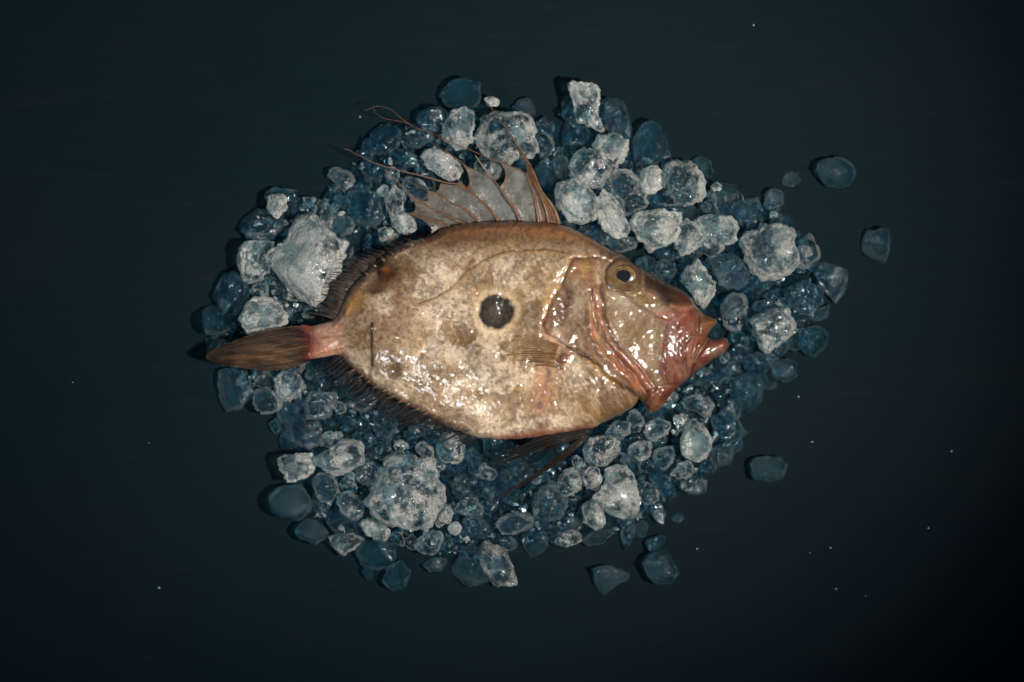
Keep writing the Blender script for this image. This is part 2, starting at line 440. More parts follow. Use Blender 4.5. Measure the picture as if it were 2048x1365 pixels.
def crease(X, Y):                            # thin folds running down the jaw membrane, 1 in a crease
    ac = X + 0.30 * (Y - 650) - 0.0022 * (Y - 650) ** 2; al = Y
    n = fbm(np.stack([ac / 15.0, al / 120.0], -1), 401, 3)
    n2 = fbm(np.stack([ac / 8.0, al / 90.0], -1), 411, 2)
    return np.clip(np.exp(-(n / 0.055) ** 2) + 0.35 * np.exp(-(n2 / 0.04) ** 2), 0, 1)

def body_relief(X, Y, d):
    X0, Y0 = X, Y
    X, Y = warp(X, Y)
    h = 17 * ell(d, 30) + 42 * ell(d, 150)
    hb = boxblur(h, 7)
    w = sstep(6, 40, d); h = h * (1 - w) + hb * w
    h *= 0.62 + 0.38 * sstep(640, 760, X)
    h *= 0.12 + 0.88 * sstep(596, 664, X)
    # operculum plate stands proud of the flank, the gill slit is a groove
    so = sdist(X, Y, OPERC)
    h += 4.0 * sstep(-4, 6, so) * sstep(60, 0, np.abs(so - 5))
    dg = dist_poly(X, Y, spline(GILL, 60))[0]
    h -= (2.6 + 2.5 * fbm(np.stack([X / 30, Y / 30], -1), 61, 2)) * np.exp(-(dg / 4.0) ** 2)
    h -= 6.0 * np.exp(-((X - 1128) / 16) ** 2 - ((Y - 595) / 45) ** 2)
    # bony ridges behind the cheek
    for line, hh, ww in ((PREOP, 3.4, 6), (PREOP2, 2.2, 5)):
        dl = dist_poly(X, Y, spline(line, 50))[0]; h += hh * np.exp(-(dl / ww) ** 2)
    off = spline(PREOP, 50) + (9, -5)
    h -= 3.2 * np.exp(-(dist_poly(X, Y, off)[0] / 4.0) ** 2)
    off = spline(PREOP, 50) + (-9, 5)
    h -= 3.2 * np.exp(-(dist_poly(X, Y, off)[0] / 3.0) ** 2)
    # cheek panel slightly sunk and flat
    sk = sdist(X, Y, CHEEK); h -= 3.0 * sstep(-2, 14, sk)
    # maxilla folds
    sm = sdist(X, Y, MAXIL)
    k = sstep(-2, 10, sm)
    fold = crease(X, Y)
    h += k * (3.2 - 3.0 * fold + 0.8 * fbm(np.stack([X / 16, Y / 60], -1), 9, 2))
    sp = sdist(X, Y, PREMAX); h += 3.5 * sstep(-1, 9, sp)
    h -= 4.0 * np.exp(-(dist_poly(X, Y, px('R4', '1150,590 1152,690 1120,800 1105,890'))[0] / 3.2) ** 2)
    sj = sdist(X, Y, LJAW); h += 5.0 * sstep(-1, 10, sj)
    h += 2.6 * sstep(0, 8, sj) * fbm(np.stack([(X + Y) / 9, (X - Y) / 60], -1), 21, 3)
    h -= 5.5 * np.exp(-(dist_poly(X, Y, px('R4', '1214,728 1170,800 1128,890 1100,985'))[0] / 3.2) ** 2)
    # brow, orbit, suborbital fold
    re = np.hypot((X - 1247.5) / 1.05, Y - 553)
    h += 3.5 * np.exp(-((re - 31) / 7.0) ** 2) - 4.0 * np.exp(-(re / 20) ** 4)
    h += 1.5 * np.exp(-((re - 43) / 3.0) ** 2) - 2.0 * np.exp(-((re - 38) / 2.2) ** 2)
    ss = sdist(X, Y, SUBORB); h += 2.5 * sstep(-2, 8, ss)
    h += 3.0 * np.exp(-(dist_poly(X, Y, px('R4', '770,390 850,450 900,510 960,560 1040,545 1110,530'))[0] / 5) ** 2)
    h -= 3.0 * np.exp(-(dist_poly(X, Y, px('R4', '590,420 680,490 780,540 870,590 950,610'))[0] / 3) ** 2)
    # nape groove above the operculum
    h -= 3.0 * np.exp(-(dist_poly(X, Y, px('R4', '270,205 330,200 400,190 470,195 560,215'))[0] / 3.5) ** 2)
    # lateral line, mid line, sore, cut, dents
    h -= 0.5 * np.exp(-(dist_poly(X, Y, spline(LATERAL, 60))[0] / 3.0) ** 2)
    h -= 0.5 * np.exp(-(dist_poly(X, Y, spline(HLINE, 30))[0] / 2.5) ** 2)
    h += 2.4 * np.exp(-((d - 13) / 4.5) ** 2) * np.clip(0.5 + 1.6 * fbm(np.stack([X / 11, Y / 11], -1), 63, 2), 0, 1.6) * sstep(1200, 1120, X)
    h -= 6.0 * np.exp(-((X - 768) / 22) ** 2 - ((Y - 545) / 22) ** 2)
    h -= 5.0 * np.exp(-((X - 786) / 16) ** 2 - ((Y - 742) / 18) ** 2)
    # pectoral root
    h += 5.0 * np.exp(-((X - 1123) / 17) ** 2 - ((Y - 716) / 15) ** 2)
    h += (0.55 * fbm(np.stack([X / 6, Y / 6], -1), 39, 2) + 0.5 * fbm(np.stack([(X + Y) / 7, (X - Y) / 30], -1), 49, 2) * sstep(1080, 1140, X)) * sstep(3, 14, d) * (1 - 0.75 * sstep(-4, 8, sdist(X, Y, MAXIL)))
    # shallow undulation everywhere
    h += 3.2 * fbm(np.stack([X / 60, Y / 60], -1), 31, 3) * sstep(5, 50, d)
    h += 0.8 * fbm(np.stack([X / 15, Y / 15], -1), 37, 2) * sstep(5, 30, d)
    # belly keel and fin-base ridges
    h += 1.5 * np.exp(-((d - 9) / 5) ** 2) * sstep(1160, 1080, X) * sstep(640, 740, Y)
    return np.maximum(h, 0.2)

def body_colour(X, Y, d):
    X, Y = warp(X, Y)
    P2 = np.stack([X, Y], -1)
    C = np.zeros(X.shape + (3,)); C[:] = lin((196, 166, 138))
    def mixc(rgb, a):
        nonlocal C
        a = np.clip(a, 0, 1)[..., None]; C = C * (1 - a) + lin(rgb) * a
    def blob(x, y, rx, ry, rgb, a, ang=0, p=2, seed=None):
        c, s = math.cos(R_(ang)), math.sin(R_(ang))
        u = ((X - x) * c + (Y - y) * s) / rx; v = (-(X - x) * s + (Y - y) * c) / ry
        w = np.exp(-(u * u + v * v) ** (p / 2))
        if seed is not None: w = w * (0.5 + 0.9 * np.clip(0.5 + 0.9 * fbm(P2 / 22, seed, 4), 0, 1))
        mixc(rgb, a * w)
    def line(pts, wd, rgb, a, n=50, seed=None):
        w = np.exp(-(dist_poly(X, Y, spline(pts, n))[0] / wd) ** 2)
        if seed is not None: w = w * np.clip(0.75 + 0.8 * fbm(P2 / 10, seed, 3), 0, 1)
        mixc(rgb, a * w)
    def area(poly, rgb, a, soft=6, seed=None):
        w = sstep(-soft, soft, sdist(X, Y, poly))
        if seed is not None: w = w * np.clip(0.75 + 0.7 * fbm(P2 / 18, seed, 3), 0, 1)
        mixc(rgb, a * w)
    # large mottling: pale silver, olive-gold, grey-brown
    n1 = fbm(P2 / 90, 3, 4); n2 = fbm(P2 / 45, 8, 4); n3 = fbm(P2 / 16, 12, 4); n4 = fbm(P2 / 6, 15, 3)
    mixc((146, 108, 68), 0.60 * sstep(0.03, 0.28, n1))
    mixc((126, 102, 80), 0.70 * sstep(0.02, 0.28, n2))
    mixc((222, 202, 180), 0.85 * sstep(0.02, 0.30, -n1 + 0.3 * n3))
    mixc((112, 84, 56), 0.80 * sstep(0.04, 0.30, n3 * 0.7 + n2 * 0.6))
    mixc((88, 66, 46), 0.75 * sstep(0.08, 0.38, n4 * 0.8 + n3 * 0.5))
    mixc((120, 92, 66), 0.5 * sstep(0.0, 0.4, fbm(P2 / 3.2, 19, 2)))
    veins = np.exp(-(fbm(P2 / 26, 441, 3) / 0.035) ** 2); mixc((104, 78, 58), 0.40 * veins * np.clip(0.3 + 1.5 * n2, 0, 1))
    mixc((214, 196, 172), 0.30 * sstep(0.2, 0.55, -n4 * 0.8 - n3 * 0.4))
    n6 = fbm(np.stack([X / 46, Y / 130], -1), 501, 3); n7 = fbm(P2 / 62, 511, 4)
    mixc((126, 96, 64), 0.48 * sstep(0.04, 0.28, n7)); mixc((134, 104, 70), 0.45 * sstep(0.05, 0.28, n6)); mixc((220, 200, 174), 0.45 * sstep(0.06, 0.3, -n6))
    # back: warm brown; belly pale
    mixc((92, 62, 40), 0.92 * sstep(585, 470, Y + 0.06 * np.abs(X - 1000) + 16 * n2))
    blob(925, 480, 60, 20, (92, 60, 34), 0.75, -8, seed=4)
    blob(870, 470, 70, 16, (128, 92, 72), 0.5, -22)
    blob(1030, 462, 120, 14, (132, 88, 62), 0.5)
    blob(1000, 500, 80, 16, (142, 108, 54), 0.6, -12, seed=6)
    blob(1110, 470, 60, 16, (140, 92, 52), 0.6, 12)
    blob(870, 700, 60, 90, (214, 190, 160), 0.55, 0, seed=41)
    blob(950, 820, 140, 46, (220, 196, 170), 0.6, 5, seed=42); blob(800, 760, 60, 40, (206, 180, 150), 0.5, 30, seed=46)
    blob(1080, 560, 60, 45, (196, 170, 130), 0.5, 0, seed=43)
    blob(900, 620, 70, 60, (178, 142, 112), 0.5)
    blob(760, 640, 70, 40, (150, 124, 104), 0.65, 0, seed=44)
    blob(800, 560, 60, 40, (166, 138, 110), 0.5, 0, seed=45)
    for i, (x, y, rx, ry, c, a) in enumerate((
            (950, 690, 40, 26, (116, 92, 46), .75), (1045, 640, 26, 34, (112, 88, 44), .75), (930, 640, 18, 40, (124, 94, 56), .6),
            (955, 790, 34, 12, (150, 112, 52), .7), (925, 745, 40, 16, (120, 90, 58), .6), (1020, 690, 30, 20, (132, 108, 60), .6),
            (880, 585, 24, 16, (120, 92, 62), .6), (1075, 790, 40, 30, (150, 116, 66), .6), (1150, 800, 60, 26, (150, 116, 66), .6),
            (1190, 830, 40, 14, (156, 112, 52), .7), (826, 535, 30, 22, (124, 98, 66), .5), (990, 560, 44, 8, (132, 96, 54), .6),
            (945, 700, 8, 8, (56, 52, 36), .9), (790, 740, 16, 22, (74, 56, 34), .85), (770, 725, 20, 12, (120, 86, 46), .7),
            (860, 770, 60, 18, (170, 134, 84), .5), (1010, 800, 50, 16, (140, 116, 88), .5), (905, 690, 20, 30, (150, 112, 70), .5))):
        blob(x, y, rx * 1.15, ry * 1.15, tuple(0.82 * v for v in c), min(1, a * 1.35), rng.uniform(-20, 20), seed=60 + i)
    fl = sstep(1180, 1100, X) * sstep(470, 560, Y)
    m1 = fbm(np.stack([X / 58, Y / 50], -1) + 0.6 * np.stack([n2, n3], -1), 521, 4) + 0.25 * n3; m2 = fbm(np.stack([X / 36, Y / 52], -1) + 0.5 * np.stack([n3, n2], -1), 531, 4) + 0.3 * n4
    mixc((222, 202, 178), 0.60 * fl * sstep(-0.04, 0.30, m1)); mixc((120, 92, 66), 0.46 * (0.35 + 0.65 * fl) * sstep(-0.02, 0.32, -m1))
    mixc((98, 74, 54), 0.42 * (0.4 + 0.6 * fl) * sstep(0.02, 0.34, m2)); mixc((168, 136, 98), 0.30 * fl * sstep(0.02, 0.3, -m2))
    mixc((116, 92, 72), 0.42 * sstep(860, 690, X + 20 * n2)); mixc((76, 58, 40), 0.5 * sstep(0.05, 0.3, fbm(P2 / 5, 541, 3) * 0.8 + 0.4 * n2))
    # edges: pink-orange keel, dark fin bases
    e = np.exp(-(d / 9) ** 2)
    mixc((156, 96, 68), 0.8 * e * sstep(940, 1000, X) * sstep(1190, 1120, X) * sstep(700, 800, Y))
    mixc((150, 84, 58), 0.65 * np.exp(-(d / 13) ** 2) * sstep(985, 1030, X) * sstep(1150, 1080, X) * sstep(840, 862, Y + 4 * n3))
    mixc((78, 50, 34), 0.85 * np.exp(-(d / 10) ** 2) * sstep(960, 900, X) * sstep(690, 760, Y))
    mixc((72, 46, 34), 0.7 * np.exp(-(d / 8) ** 2) * sstep(900, 820, X) * sstep(640, 560, Y))
    mixc((134, 92, 78), 0.6 * np.exp(-(d / 22) ** 2) * sstep(800, 720, X) * sstep(660, 600, Y))
    blob(712, 605, 16, 30, (168, 122, 66), 0.75, 40, seed=9)
    mixc((118, 74, 48), 0.5 * np.exp(-(d / 16) ** 2) * sstep(520, 470, Y))
    # tail stalk
    mixc((176, 124, 104), 0.75 * sstep(712, 660, X))
    mixc((104, 42, 36), 0.9 * sstep(650, 618, X + 10 * n2 + 0.12 * np.abs(Y - 690)))
    blob(650, 660, 20, 10, (176, 138, 128), 0.6); blob(648, 702, 30, 10, (194, 132, 104), 0.6, -8)
    # sore by the soft dorsal fin
    blob(776, 548, 30, 32, (60, 29, 13), 0.9, 30, p=3); blob(752, 577, 24, 17, (74, 42, 27), 0.85, 0, p=3)
    blob(758, 526, 15, 14, (24, 17, 12), 0.95, 20); blob(758, 545, 8, 14, (10, 10, 10), 0.97); blob(771, 541, 6, 6, (142, 78, 30), 0.85); blob(752, 584, 16, 5, (56, 28, 18), 0.8, -10)
    # flank spot with pale halo
    an = np.arctan2(Y - 623, X - 991)
    rs = np.hypot((X - 991) / 1.04, (Y - 623)) + 3.2 * fbm(np.stack([np.cos(an) * 2.5, np.sin(an) * 2.5], -1), 77, 3) + 0.8 * np.sin(2 * an + .6) + 1.5 * n4
    mixc((208, 180, 142), 0.55 * np.exp(-((rs - 42) / 7) ** 2))
    mixc((150, 118, 76), 0.5 * np.exp(-((rs - 54) / 5) ** 2) * sstep(0.1, -0.4, np.sin(an)))
    rs = rs + 1.4 * n4 + 1.2 * n3; mixc((38, 29, 24), 0.96 * sstep(38.5, 31, rs)); mixc((66, 52, 43), 0.75 * sstep(27, 14, rs) * np.clip(0.5 + 1.4 * n3 + 1.2 * n4, 0, 1)); mixc((20, 15, 13), 0.6 * np.exp(-((rs - 30) / 4) ** 2))
    # lines
    line(LATERAL, 1.9, (70, 44, 24), 0.95); line(LATERAL + (0, 4), 5, (150, 110, 62), 0.35)
    line(HLINE, 1.8, (92, 62, 42), 0.7, seed=15); line(px('P', '640,706 680,700 720,692'), 1.2, (110, 76, 56), 0.6)
    line(px('P', '744,648 745,690 745.5,731'), 3.3, (30, 18, 9), 1.0, 20)
    line(px('R8', '470,420 500,500 540,550'), 1.5, (110, 76, 50), 0.6)
    # grey streak below the pectoral fin with reddish margin
    line(px('P', '1096,735 1088,765 1078,812'), 18, (184, 122, 84), 0.6, 20); line(px('P', '1100,728 1096,748 1088,775 1082,795 1077,816'), 5.5, (104, 82, 76), 0.9, 30, seed=16)
    # ---------------- head
    hm = sstep(-10, 10, np.maximum(sdist(X, Y, OPERC), 0) + (X - 1215) * 0 + np.where(X > 1205, 30, -30) * 1.0)
    mixc((124, 92, 62), 0.6 * hm * (d > 0))
    area(OPERC, (138, 100, 76), 0.8, 8, seed=21)
    area(px('H', '440,440 335,590 300,690 340,745 405,740 425,660 395,600 440,560 465,480'), (84, 52, 44), 0.85, 8, seed=83)
    area(px('H', '320,745 345,760 420,865 380,850 330,790'), (206, 184, 166), 0.8, 4)
    blob(1152, 618, 20, 40, (196, 176, 146), 0.75, 10, seed=22); blob(1135, 600, 12, 36, (92, 58, 50), 0.85, 20, seed=23)
    blob(1160, 650, 20, 16, (112, 88, 62), 0.7, 0, seed=24); blob(1163, 540, 20, 26, (176, 128, 62), 0.7, 0, seed=25); blob(1150, 535, 10, 14, (164, 112, 92), 0.6)
    blob(1176, 563, 6, 12, (150, 84, 34), 0.7, 10); blob(1110, 672, 14, 16, (206, 172, 144), 0.8, 40)
    blob(1105, 590, 14, 50, (176, 136, 88), 0.5, 20, seed=26); line(px('R4', '130,560 88,650 140,720'), 7, (150, 92, 58), 0.5, seed=91)
    line(GILL, 2.6, (84, 48, 34), 0.6, seed=27); line(px('H', '410,860 470,890 520,925 610,1010 700,1080 800,1150'), 3.2, (62, 38, 26), 0.85); line(GILL + (-7, 4), 5, (180, 144, 100), 0.3, seed=92)  # pale line beside the gill slit is a painted highlight
    line(px('R4', '420,900 500,970 600,1050'), 5, (166, 122, 56), 0.6)
    area(CHEEK, (160, 134, 106), 0.85, 9, seed=28)
    blob(1270, 660, 28, 30, (134, 104, 64), 0.65, 0, seed=29); blob(1240, 605, 24, 14, (206, 190, 160), 0.6, 20); blob(1222, 622, 10, 22, (128, 98, 62), 0.6, 0, seed=30)
    blob(1318, 620, 12, 22, (196, 182, 160), 0.5, -20); blob(1285, 715, 26, 22, (176, 146, 116), 0.6, 0, seed=50)
    line(px('H', '530,740 600,850 680,950 790,1060 860,1130'), 9, (164, 98, 70), 0.7, seed=84); line(PREOP, 9, (146, 84, 66), 0.95, seed=31); line(spline(PREOP, 40) + (9, -4), 2.4, (78, 44, 34), 0.85); line(spline(PREOP, 40) + (-9, 5), 2.4, (104, 62, 46), 0.75)
    line(PREOP2, 7, (166, 118, 80), 0.75, seed=32); line(spline(PREOP2, 40) + (-8, 5), 2.0, (110, 70, 48), 0.7)
    line(px('R4', '600,860 700,950 790,1060'), 10, (150, 70, 52), 0.7, seed=33); line(px('R4', '560,900 660,1000 740,1080'), 5, (176, 104, 66), 0.7)
    blob(1283, 755, 24, 16, (176, 96, 68), 0.7, 45, seed=34)
    hs_ = fbm(np.stack([(X * .5 + Y * .87) / 34, (X * .87 - Y * .5) / 5], -1), 431, 3); hz_ = sstep(1100, 1150, X) * (1 - 0.85 * sstep(-4, 6, sdist(X, Y, CHEEK))) * sstep(520, 560, Y)
    mixc((88, 58, 42), 0.28 * hz_ * sstep(0.05, 0.3, hs_)); mixc((196, 168, 132), 0.20 * hz_ * sstep(0.08, 0.3, -hs_))
    area(SNOUT, (52, 36, 26), 0.97, 9)
    blob(1330, 575, 14, 16, (34, 24, 18), 0.8, 30); blob(1362, 590, 24, 12, (92, 56, 36), 0.6, 35); blob(1300, 560, 26, 10, (62, 42, 28), 0.7, 35)
    blob(1225, 513, 34, 18, (66, 46, 32), 0.85, 30)
    area(SUBORB, (138, 108, 66), 0.8, 5); blob(1306, 590, 18, 9, (160, 122, 106), 0.8, 40); line(px('R4', '590,420 680,490 780,540 870,590 940,610'), 2.2, (94, 62, 40), 0.7)
    blob(1208, 530, 14, 24, (172, 134, 112), 0.8, 10); line(px('R4', '270,205 330,200 400,190 470,195'), 2.5, (92, 46, 42), 0.8)
    re = np.hypot((X - 1247.5) / 1.05, Y - 553)
    mixc((110, 82, 54), 0.6 * sstep(44, 34, re)); mixc((150, 120, 92), 0.6 * np.exp(-((re - 40) / 3) ** 2)); mixc((78, 54, 36), 0.6 * np.exp(-((re - 34) / 2.5) ** 2))
    # mouth
    area(MAXIL, (122, 60, 48), 0.9, 6, seed=81); 
    fold = crease(X, Y)
    km = sstep(-2, 8, sdist(X, Y, MAXIL))
    mixc((150, 92, 74), 0.6 * km * sstep(0.0, 0.3, fbm(np.stack([X / 10, Y / 40], -1), 421, 3))); mixc((78, 32, 26), 0.75 * km * fold)  # pale highlights painted on the membrane, dark lines in its folds
    blob(1338, 660, 9, 30, (136, 104, 106), 0.7, 10); blob(1325, 628, 20, 8, (192, 132, 112), 0.6, 10); blob(1370, 640, 14, 30, (146, 62, 50), 0.6, 5)
    blob(1365, 690, 10, 14, (120, 76, 64), 0.6); line(px('R4', '860,600 930,625 1000,600 1050,580'), 4, (168, 112, 90), 0.6)
    line(px('R4', '960,520 1040,540 1110,525'), 4, (196, 130, 108), 0.6)
    area(PREMAX, (124, 74, 46), 0.85, 5, seed=82); blob(1428, 645, 10, 12, (134, 84, 36), 0.7)
    area(LJAW, (116, 50, 38), 0.92, 4, seed=36); blob(1440, 685, 20, 12, (142, 72, 56), 0.7, -20, seed=37); blob(1310, 805, 26, 22, (118, 66, 38), 0.8, -30, seed=38)
    blob(1400, 738, 30, 6, (96, 40, 28), 0.6, -36); blob(1340, 785, 30, 7, (92, 40, 26), 0.6, -40)  # shade along the jaw's underside, painted dark
    line(px('R4', '1214,728 1170,800 1128,890 1100,985'), 2.2, (66, 24, 18), 0.85); line(px('R4', '1210,745 1160,830 1130,900'), 1.6, (198, 150, 104), 0.6)
    line(px('R4', '800,1100 900,1060 1030,1030'), 2.0, (84, 34, 26), 0.8)
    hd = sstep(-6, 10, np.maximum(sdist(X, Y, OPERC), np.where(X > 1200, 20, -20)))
    C = C * (1 - 0.30 * hd)[..., None]  # head colour darkened to offset the key lamp's stronger light there
    # pectoral root
    blob(1156, 742, 13, 10, (204, 178, 154), 0.7); blob(1127, 716, 19, 14, (82, 44, 27), 0.95, -38, p=4); blob(1140, 718, 6, 10, (148, 76, 40), 0.8, 10)
    blob(1116, 734, 18, 4, (36, 26, 20), 0.9, 12)
    blob(1160, 862, 34, 12, (112, 60, 44), 0.8, -12, seed=40)
    return C * (0.97 + 0.06 * n4)[..., None]

def build_body():
    st = 2.0
    gx = np.arange(596, 1466, st); gy = np.arange(434, 890, st)
    X, Y = np.meshgrid(gx, gy, indexing='ij')
    ins = inside(X, Y, OUTD)
    d, bx, by = dist_poly(X, Y, OUTD[::2], True)
    # keep cells with any inside corner; snap their outside corners to the outline
    c = ins[:-1, :-1] | ins[1:, :-1] | ins[:-1, 1:] | ins[1:, 1:]
    used = np.zeros_like(ins); used[:-1, :-1] |= c; used[1:, :-1] |= c; used[:-1, 1:] |= c; used[1:, 1:] |= c
    edge = used & ~ins
    dd = np.where(ins, d, 0.0)
    h = body_relief(X, Y, dd); h[edge] = 0
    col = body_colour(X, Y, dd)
    XX = np.where(edge, bx, X); YY = np.where(edge, by, Y)
    idx = -np.ones(ins.shape, int); idx[used] = np.arange(used.sum())
    zt = ZM + h * U
    top = at_np(XX[used], YY[used], zt[used])
    lower = used & ins
    idb = idx.copy(); idb[lower] = used.sum() + np.arange(lower.sum())
    hb = 22 * ell(dd, 50) + 14 * ell(dd, 200)
    kb = S * (1 - (ZM) / CAMH)
    bot = np.stack([(X[lower] - PW / 2) * kb, (PH / 2 - Y[lower]) * kb, ZM - hb[lower] * U], -1)
    i, j = np.nonzero(c)
    F1 = np.stack([idx[i, j], idx[i, j + 1], idx[i + 1, j + 1], idx[i + 1, j]], -1)
    F2 = np.stack([idb[i, j], idb[i + 1, j], idb[i + 1, j + 1], idb[i, j + 1]], -1)
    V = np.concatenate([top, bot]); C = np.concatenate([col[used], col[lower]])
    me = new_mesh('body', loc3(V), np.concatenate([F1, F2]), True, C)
    link('body', me, M_SKIN, fish)
    return dict(X=gx, Y=gy, H=h)
BODY = build_body()
def body_z(x, y):
    i = int(np.clip(round((x - BODY['X'][0]) / 2), 0, len(BODY['X']) - 1)); j = int(np.clip(round((y - BODY['Y'][0]) / 2), 0, len(BODY['Y']) - 1))
    return ZM + BODY['H'][i, j] * U

# eye: dome with gold iris, black pupil, dark orbit ring
def dome(cx, cy_, r, z0, hgt, n=40, m=14, colf=None, sx=1.05):
    V = []; C = []
    for i in range(m + 1):
        t = i / m
        for k in range(n):
            a = 2 * math.pi * k / n
            rr = r * math.sin(t * math.pi / 2); zz = z0 + hgt * math.cos(t * math.pi / 2)
            V.append(at(cx + rr * sx * math.cos(a), cy_ + rr * math.sin(a), zz))
            C.append(colf(t, a) if colf else (0, 0, 0))
    F = grid_faces(m + 1, n)
    last = [(i * n + n - 1, i * n, (i + 1) * n, (i + 1) * n + n - 1) for i in range(m)]
    return np.array(V), np.concatenate([F, np.array(last)]), np.array(C)
def iris(t, a):
    rr = math.sin(t * math.pi / 2)
    n = float(vnoise(np.array([[math.cos(a) * 3, math.sin(a) * 3, rr * 6]]), 3)[0])
    if rr < 0.56: c = lin((20, 18, 18))
    elif rr < 0.62: c = lin((150, 132, 98))
    elif rr < 0.82: c = lin((112, 84, 54)) * (1 + 0.6 * n)
    elif rr < 0.93: c = lin((166, 140, 96)) * (0.9 + 0.35 * math.sin(a - 0.6) + 0.3 * n)
    else: c = lin((84, 58, 38))
    c = c * 0.72
    return c
ez = body_z(1247, 553)
V, F, C = dome(1247.5, 553, 22.5, ez - 0.0008, 0.0024, colf=iris, sx=1.16)
eye = link('eye', new_mesh('eye', loc3(V), F, True, C), eye_material('iris', None, 0.25), fish)
V, F, C = dome(1246.5, 553, 12.0, ez + 0.0012, 0.0006, 32, 8, sx=1.2)
link('pupil', new_mesh('pupil', loc3(V), F), eye_material('pupil_black', (0.010, 0.012, 0.016), 0.5, 0.0), eye)

# ---------------- fins
def curve_tube(parent, name, pts, z0, z1, r0, r1, rgb, n=None, zmid=0.0, material=None, sides=6):
    L = np.sum(np.linalg.norm(np.diff(np.asarray(pts, float), axis=0), axis=1))
    n = n or max(8, int(L / 7))
    q = spline(pts, n); t = np.linspace(0, 1, n)
    z = z0 + (z1 - z0) * t + zmid * np.sin(t * math.pi)
    P = at_np(q[:, 0], q[:, 1], z)
    V, F = tube(P, (r0 + (r1 - r0) * t ** 0.8) * U, sides)
    col = np.repeat(lin(rgb)[None] * (0.8 + 0.4 * rng.random()), len(V), 0)
    return link(name, new_mesh(name, loc3(V), F, True, col), material or M_RAY, parent)

def fan_fin(name, base, tips, nray, z0, z1, memb_mat, col_base, col_tip, ray_col, r0, r1, notch=0.10, bow=0.0, label=None, zmid=0.0, jit=0.04, sub=5, nv=14, ajit=0.0, fade=0.0, inset=(0, 0)):
    nu = (nray - 1) * sub + 1
    B = spline_i(base, nu) + np.array(inset); T = spline_i(tips, nu)
    u = np.linspace(0, nray - 1, nu); fr = np.abs((u % 1.0) - 0.5) * 2          # 1 on a ray, 0 between
    T = T + np.stack([np.interp(u, np.arange(nray), rng.normal(0, ajit, nray)) for _ in (0, 1)], -1)
    ln = 1 + jit * np.interp(u, np.arange(nray), rng.uniform(-1, 0.3, nray))
    reach = ln * (1 - notch * (1 - fr) ** 1.0)
    v = np.linspace(0, 1, nv)
    D = T - B; Np = np.stack([-D[:, 1], D[:, 0]], -1)
    vv = v[None, :] * reach[:, None]
    G = B[:, None] + D[:, None] * vv[..., None] + Np[:, None] * (bow * np.sin(np.clip(vv, 0, 1) * math.pi))[..., None]
    z = z0 + (z1 - z0) * vv + zmid * np.sin(v * math.pi)[None] - (1 - fr)[:, None] * 0.6 * U + 1.6 * U * vnoise(np.stack(np.broadcast_arrays(u[:, None] / 3.0, v[None] * 2.0), -1), 5)
    P = at_np(G[..., 0], G[..., 1], z).reshape(-1, 3)
    n = fbm(G / 12.0, 91, 3)
    c = lin(col_base) * (1 - v)[None, :, None] + lin(col_tip) * v[None, :, None] * np.ones((nu, 1, 1))
    c = c * (0.85 + 0.5 * n)[..., None] * (0.75 + 0.25 * fr)[:, None, None]
    op = np.clip((1 - fade * np.clip(v[None] * 1.15, 0, 1) ** 1.3) * (0.75 + 0.25 * fr)[:, None] * (1 + 0.5 * n), 0, 1)
    c = np.concatenate([c, op[..., None]], -1)
    o = link(name, new_mesh(name, loc3(P), grid_faces(nu, nv), True, c.reshape(-1, 4)), memb_mat, fish)
    if label: o['label'] = label
    for k in range(nray):
        i = k * sub; m = 10
        t = np.linspace(0, min(1.0, 1.02), m) * ln[i]
        g = B[i] + D[i] * t[:, None] + Np[i] * (bow * np.sin(np.clip(t, 0, 1) * math.pi))[:, None]
        zz = z0 + (z1 - z0) * t + zmid * np.sin(np.clip(t, 0, 1) * math.pi) + 0.3 * U
        V, F = tube(at_np(g[:, 0], g[:, 1], zz), np.linspace(r0, r1, m) * rng.uniform(0.6, 1.5) * U, 6)
        cc = np.repeat(lin(ray_col)[None] * rng.uniform(0.75, 1.25), len(V), 0)
        link('fin_ray', new_mesh('fin_ray', loc3(V), F, True, cc), M_RAY, o)
    return o

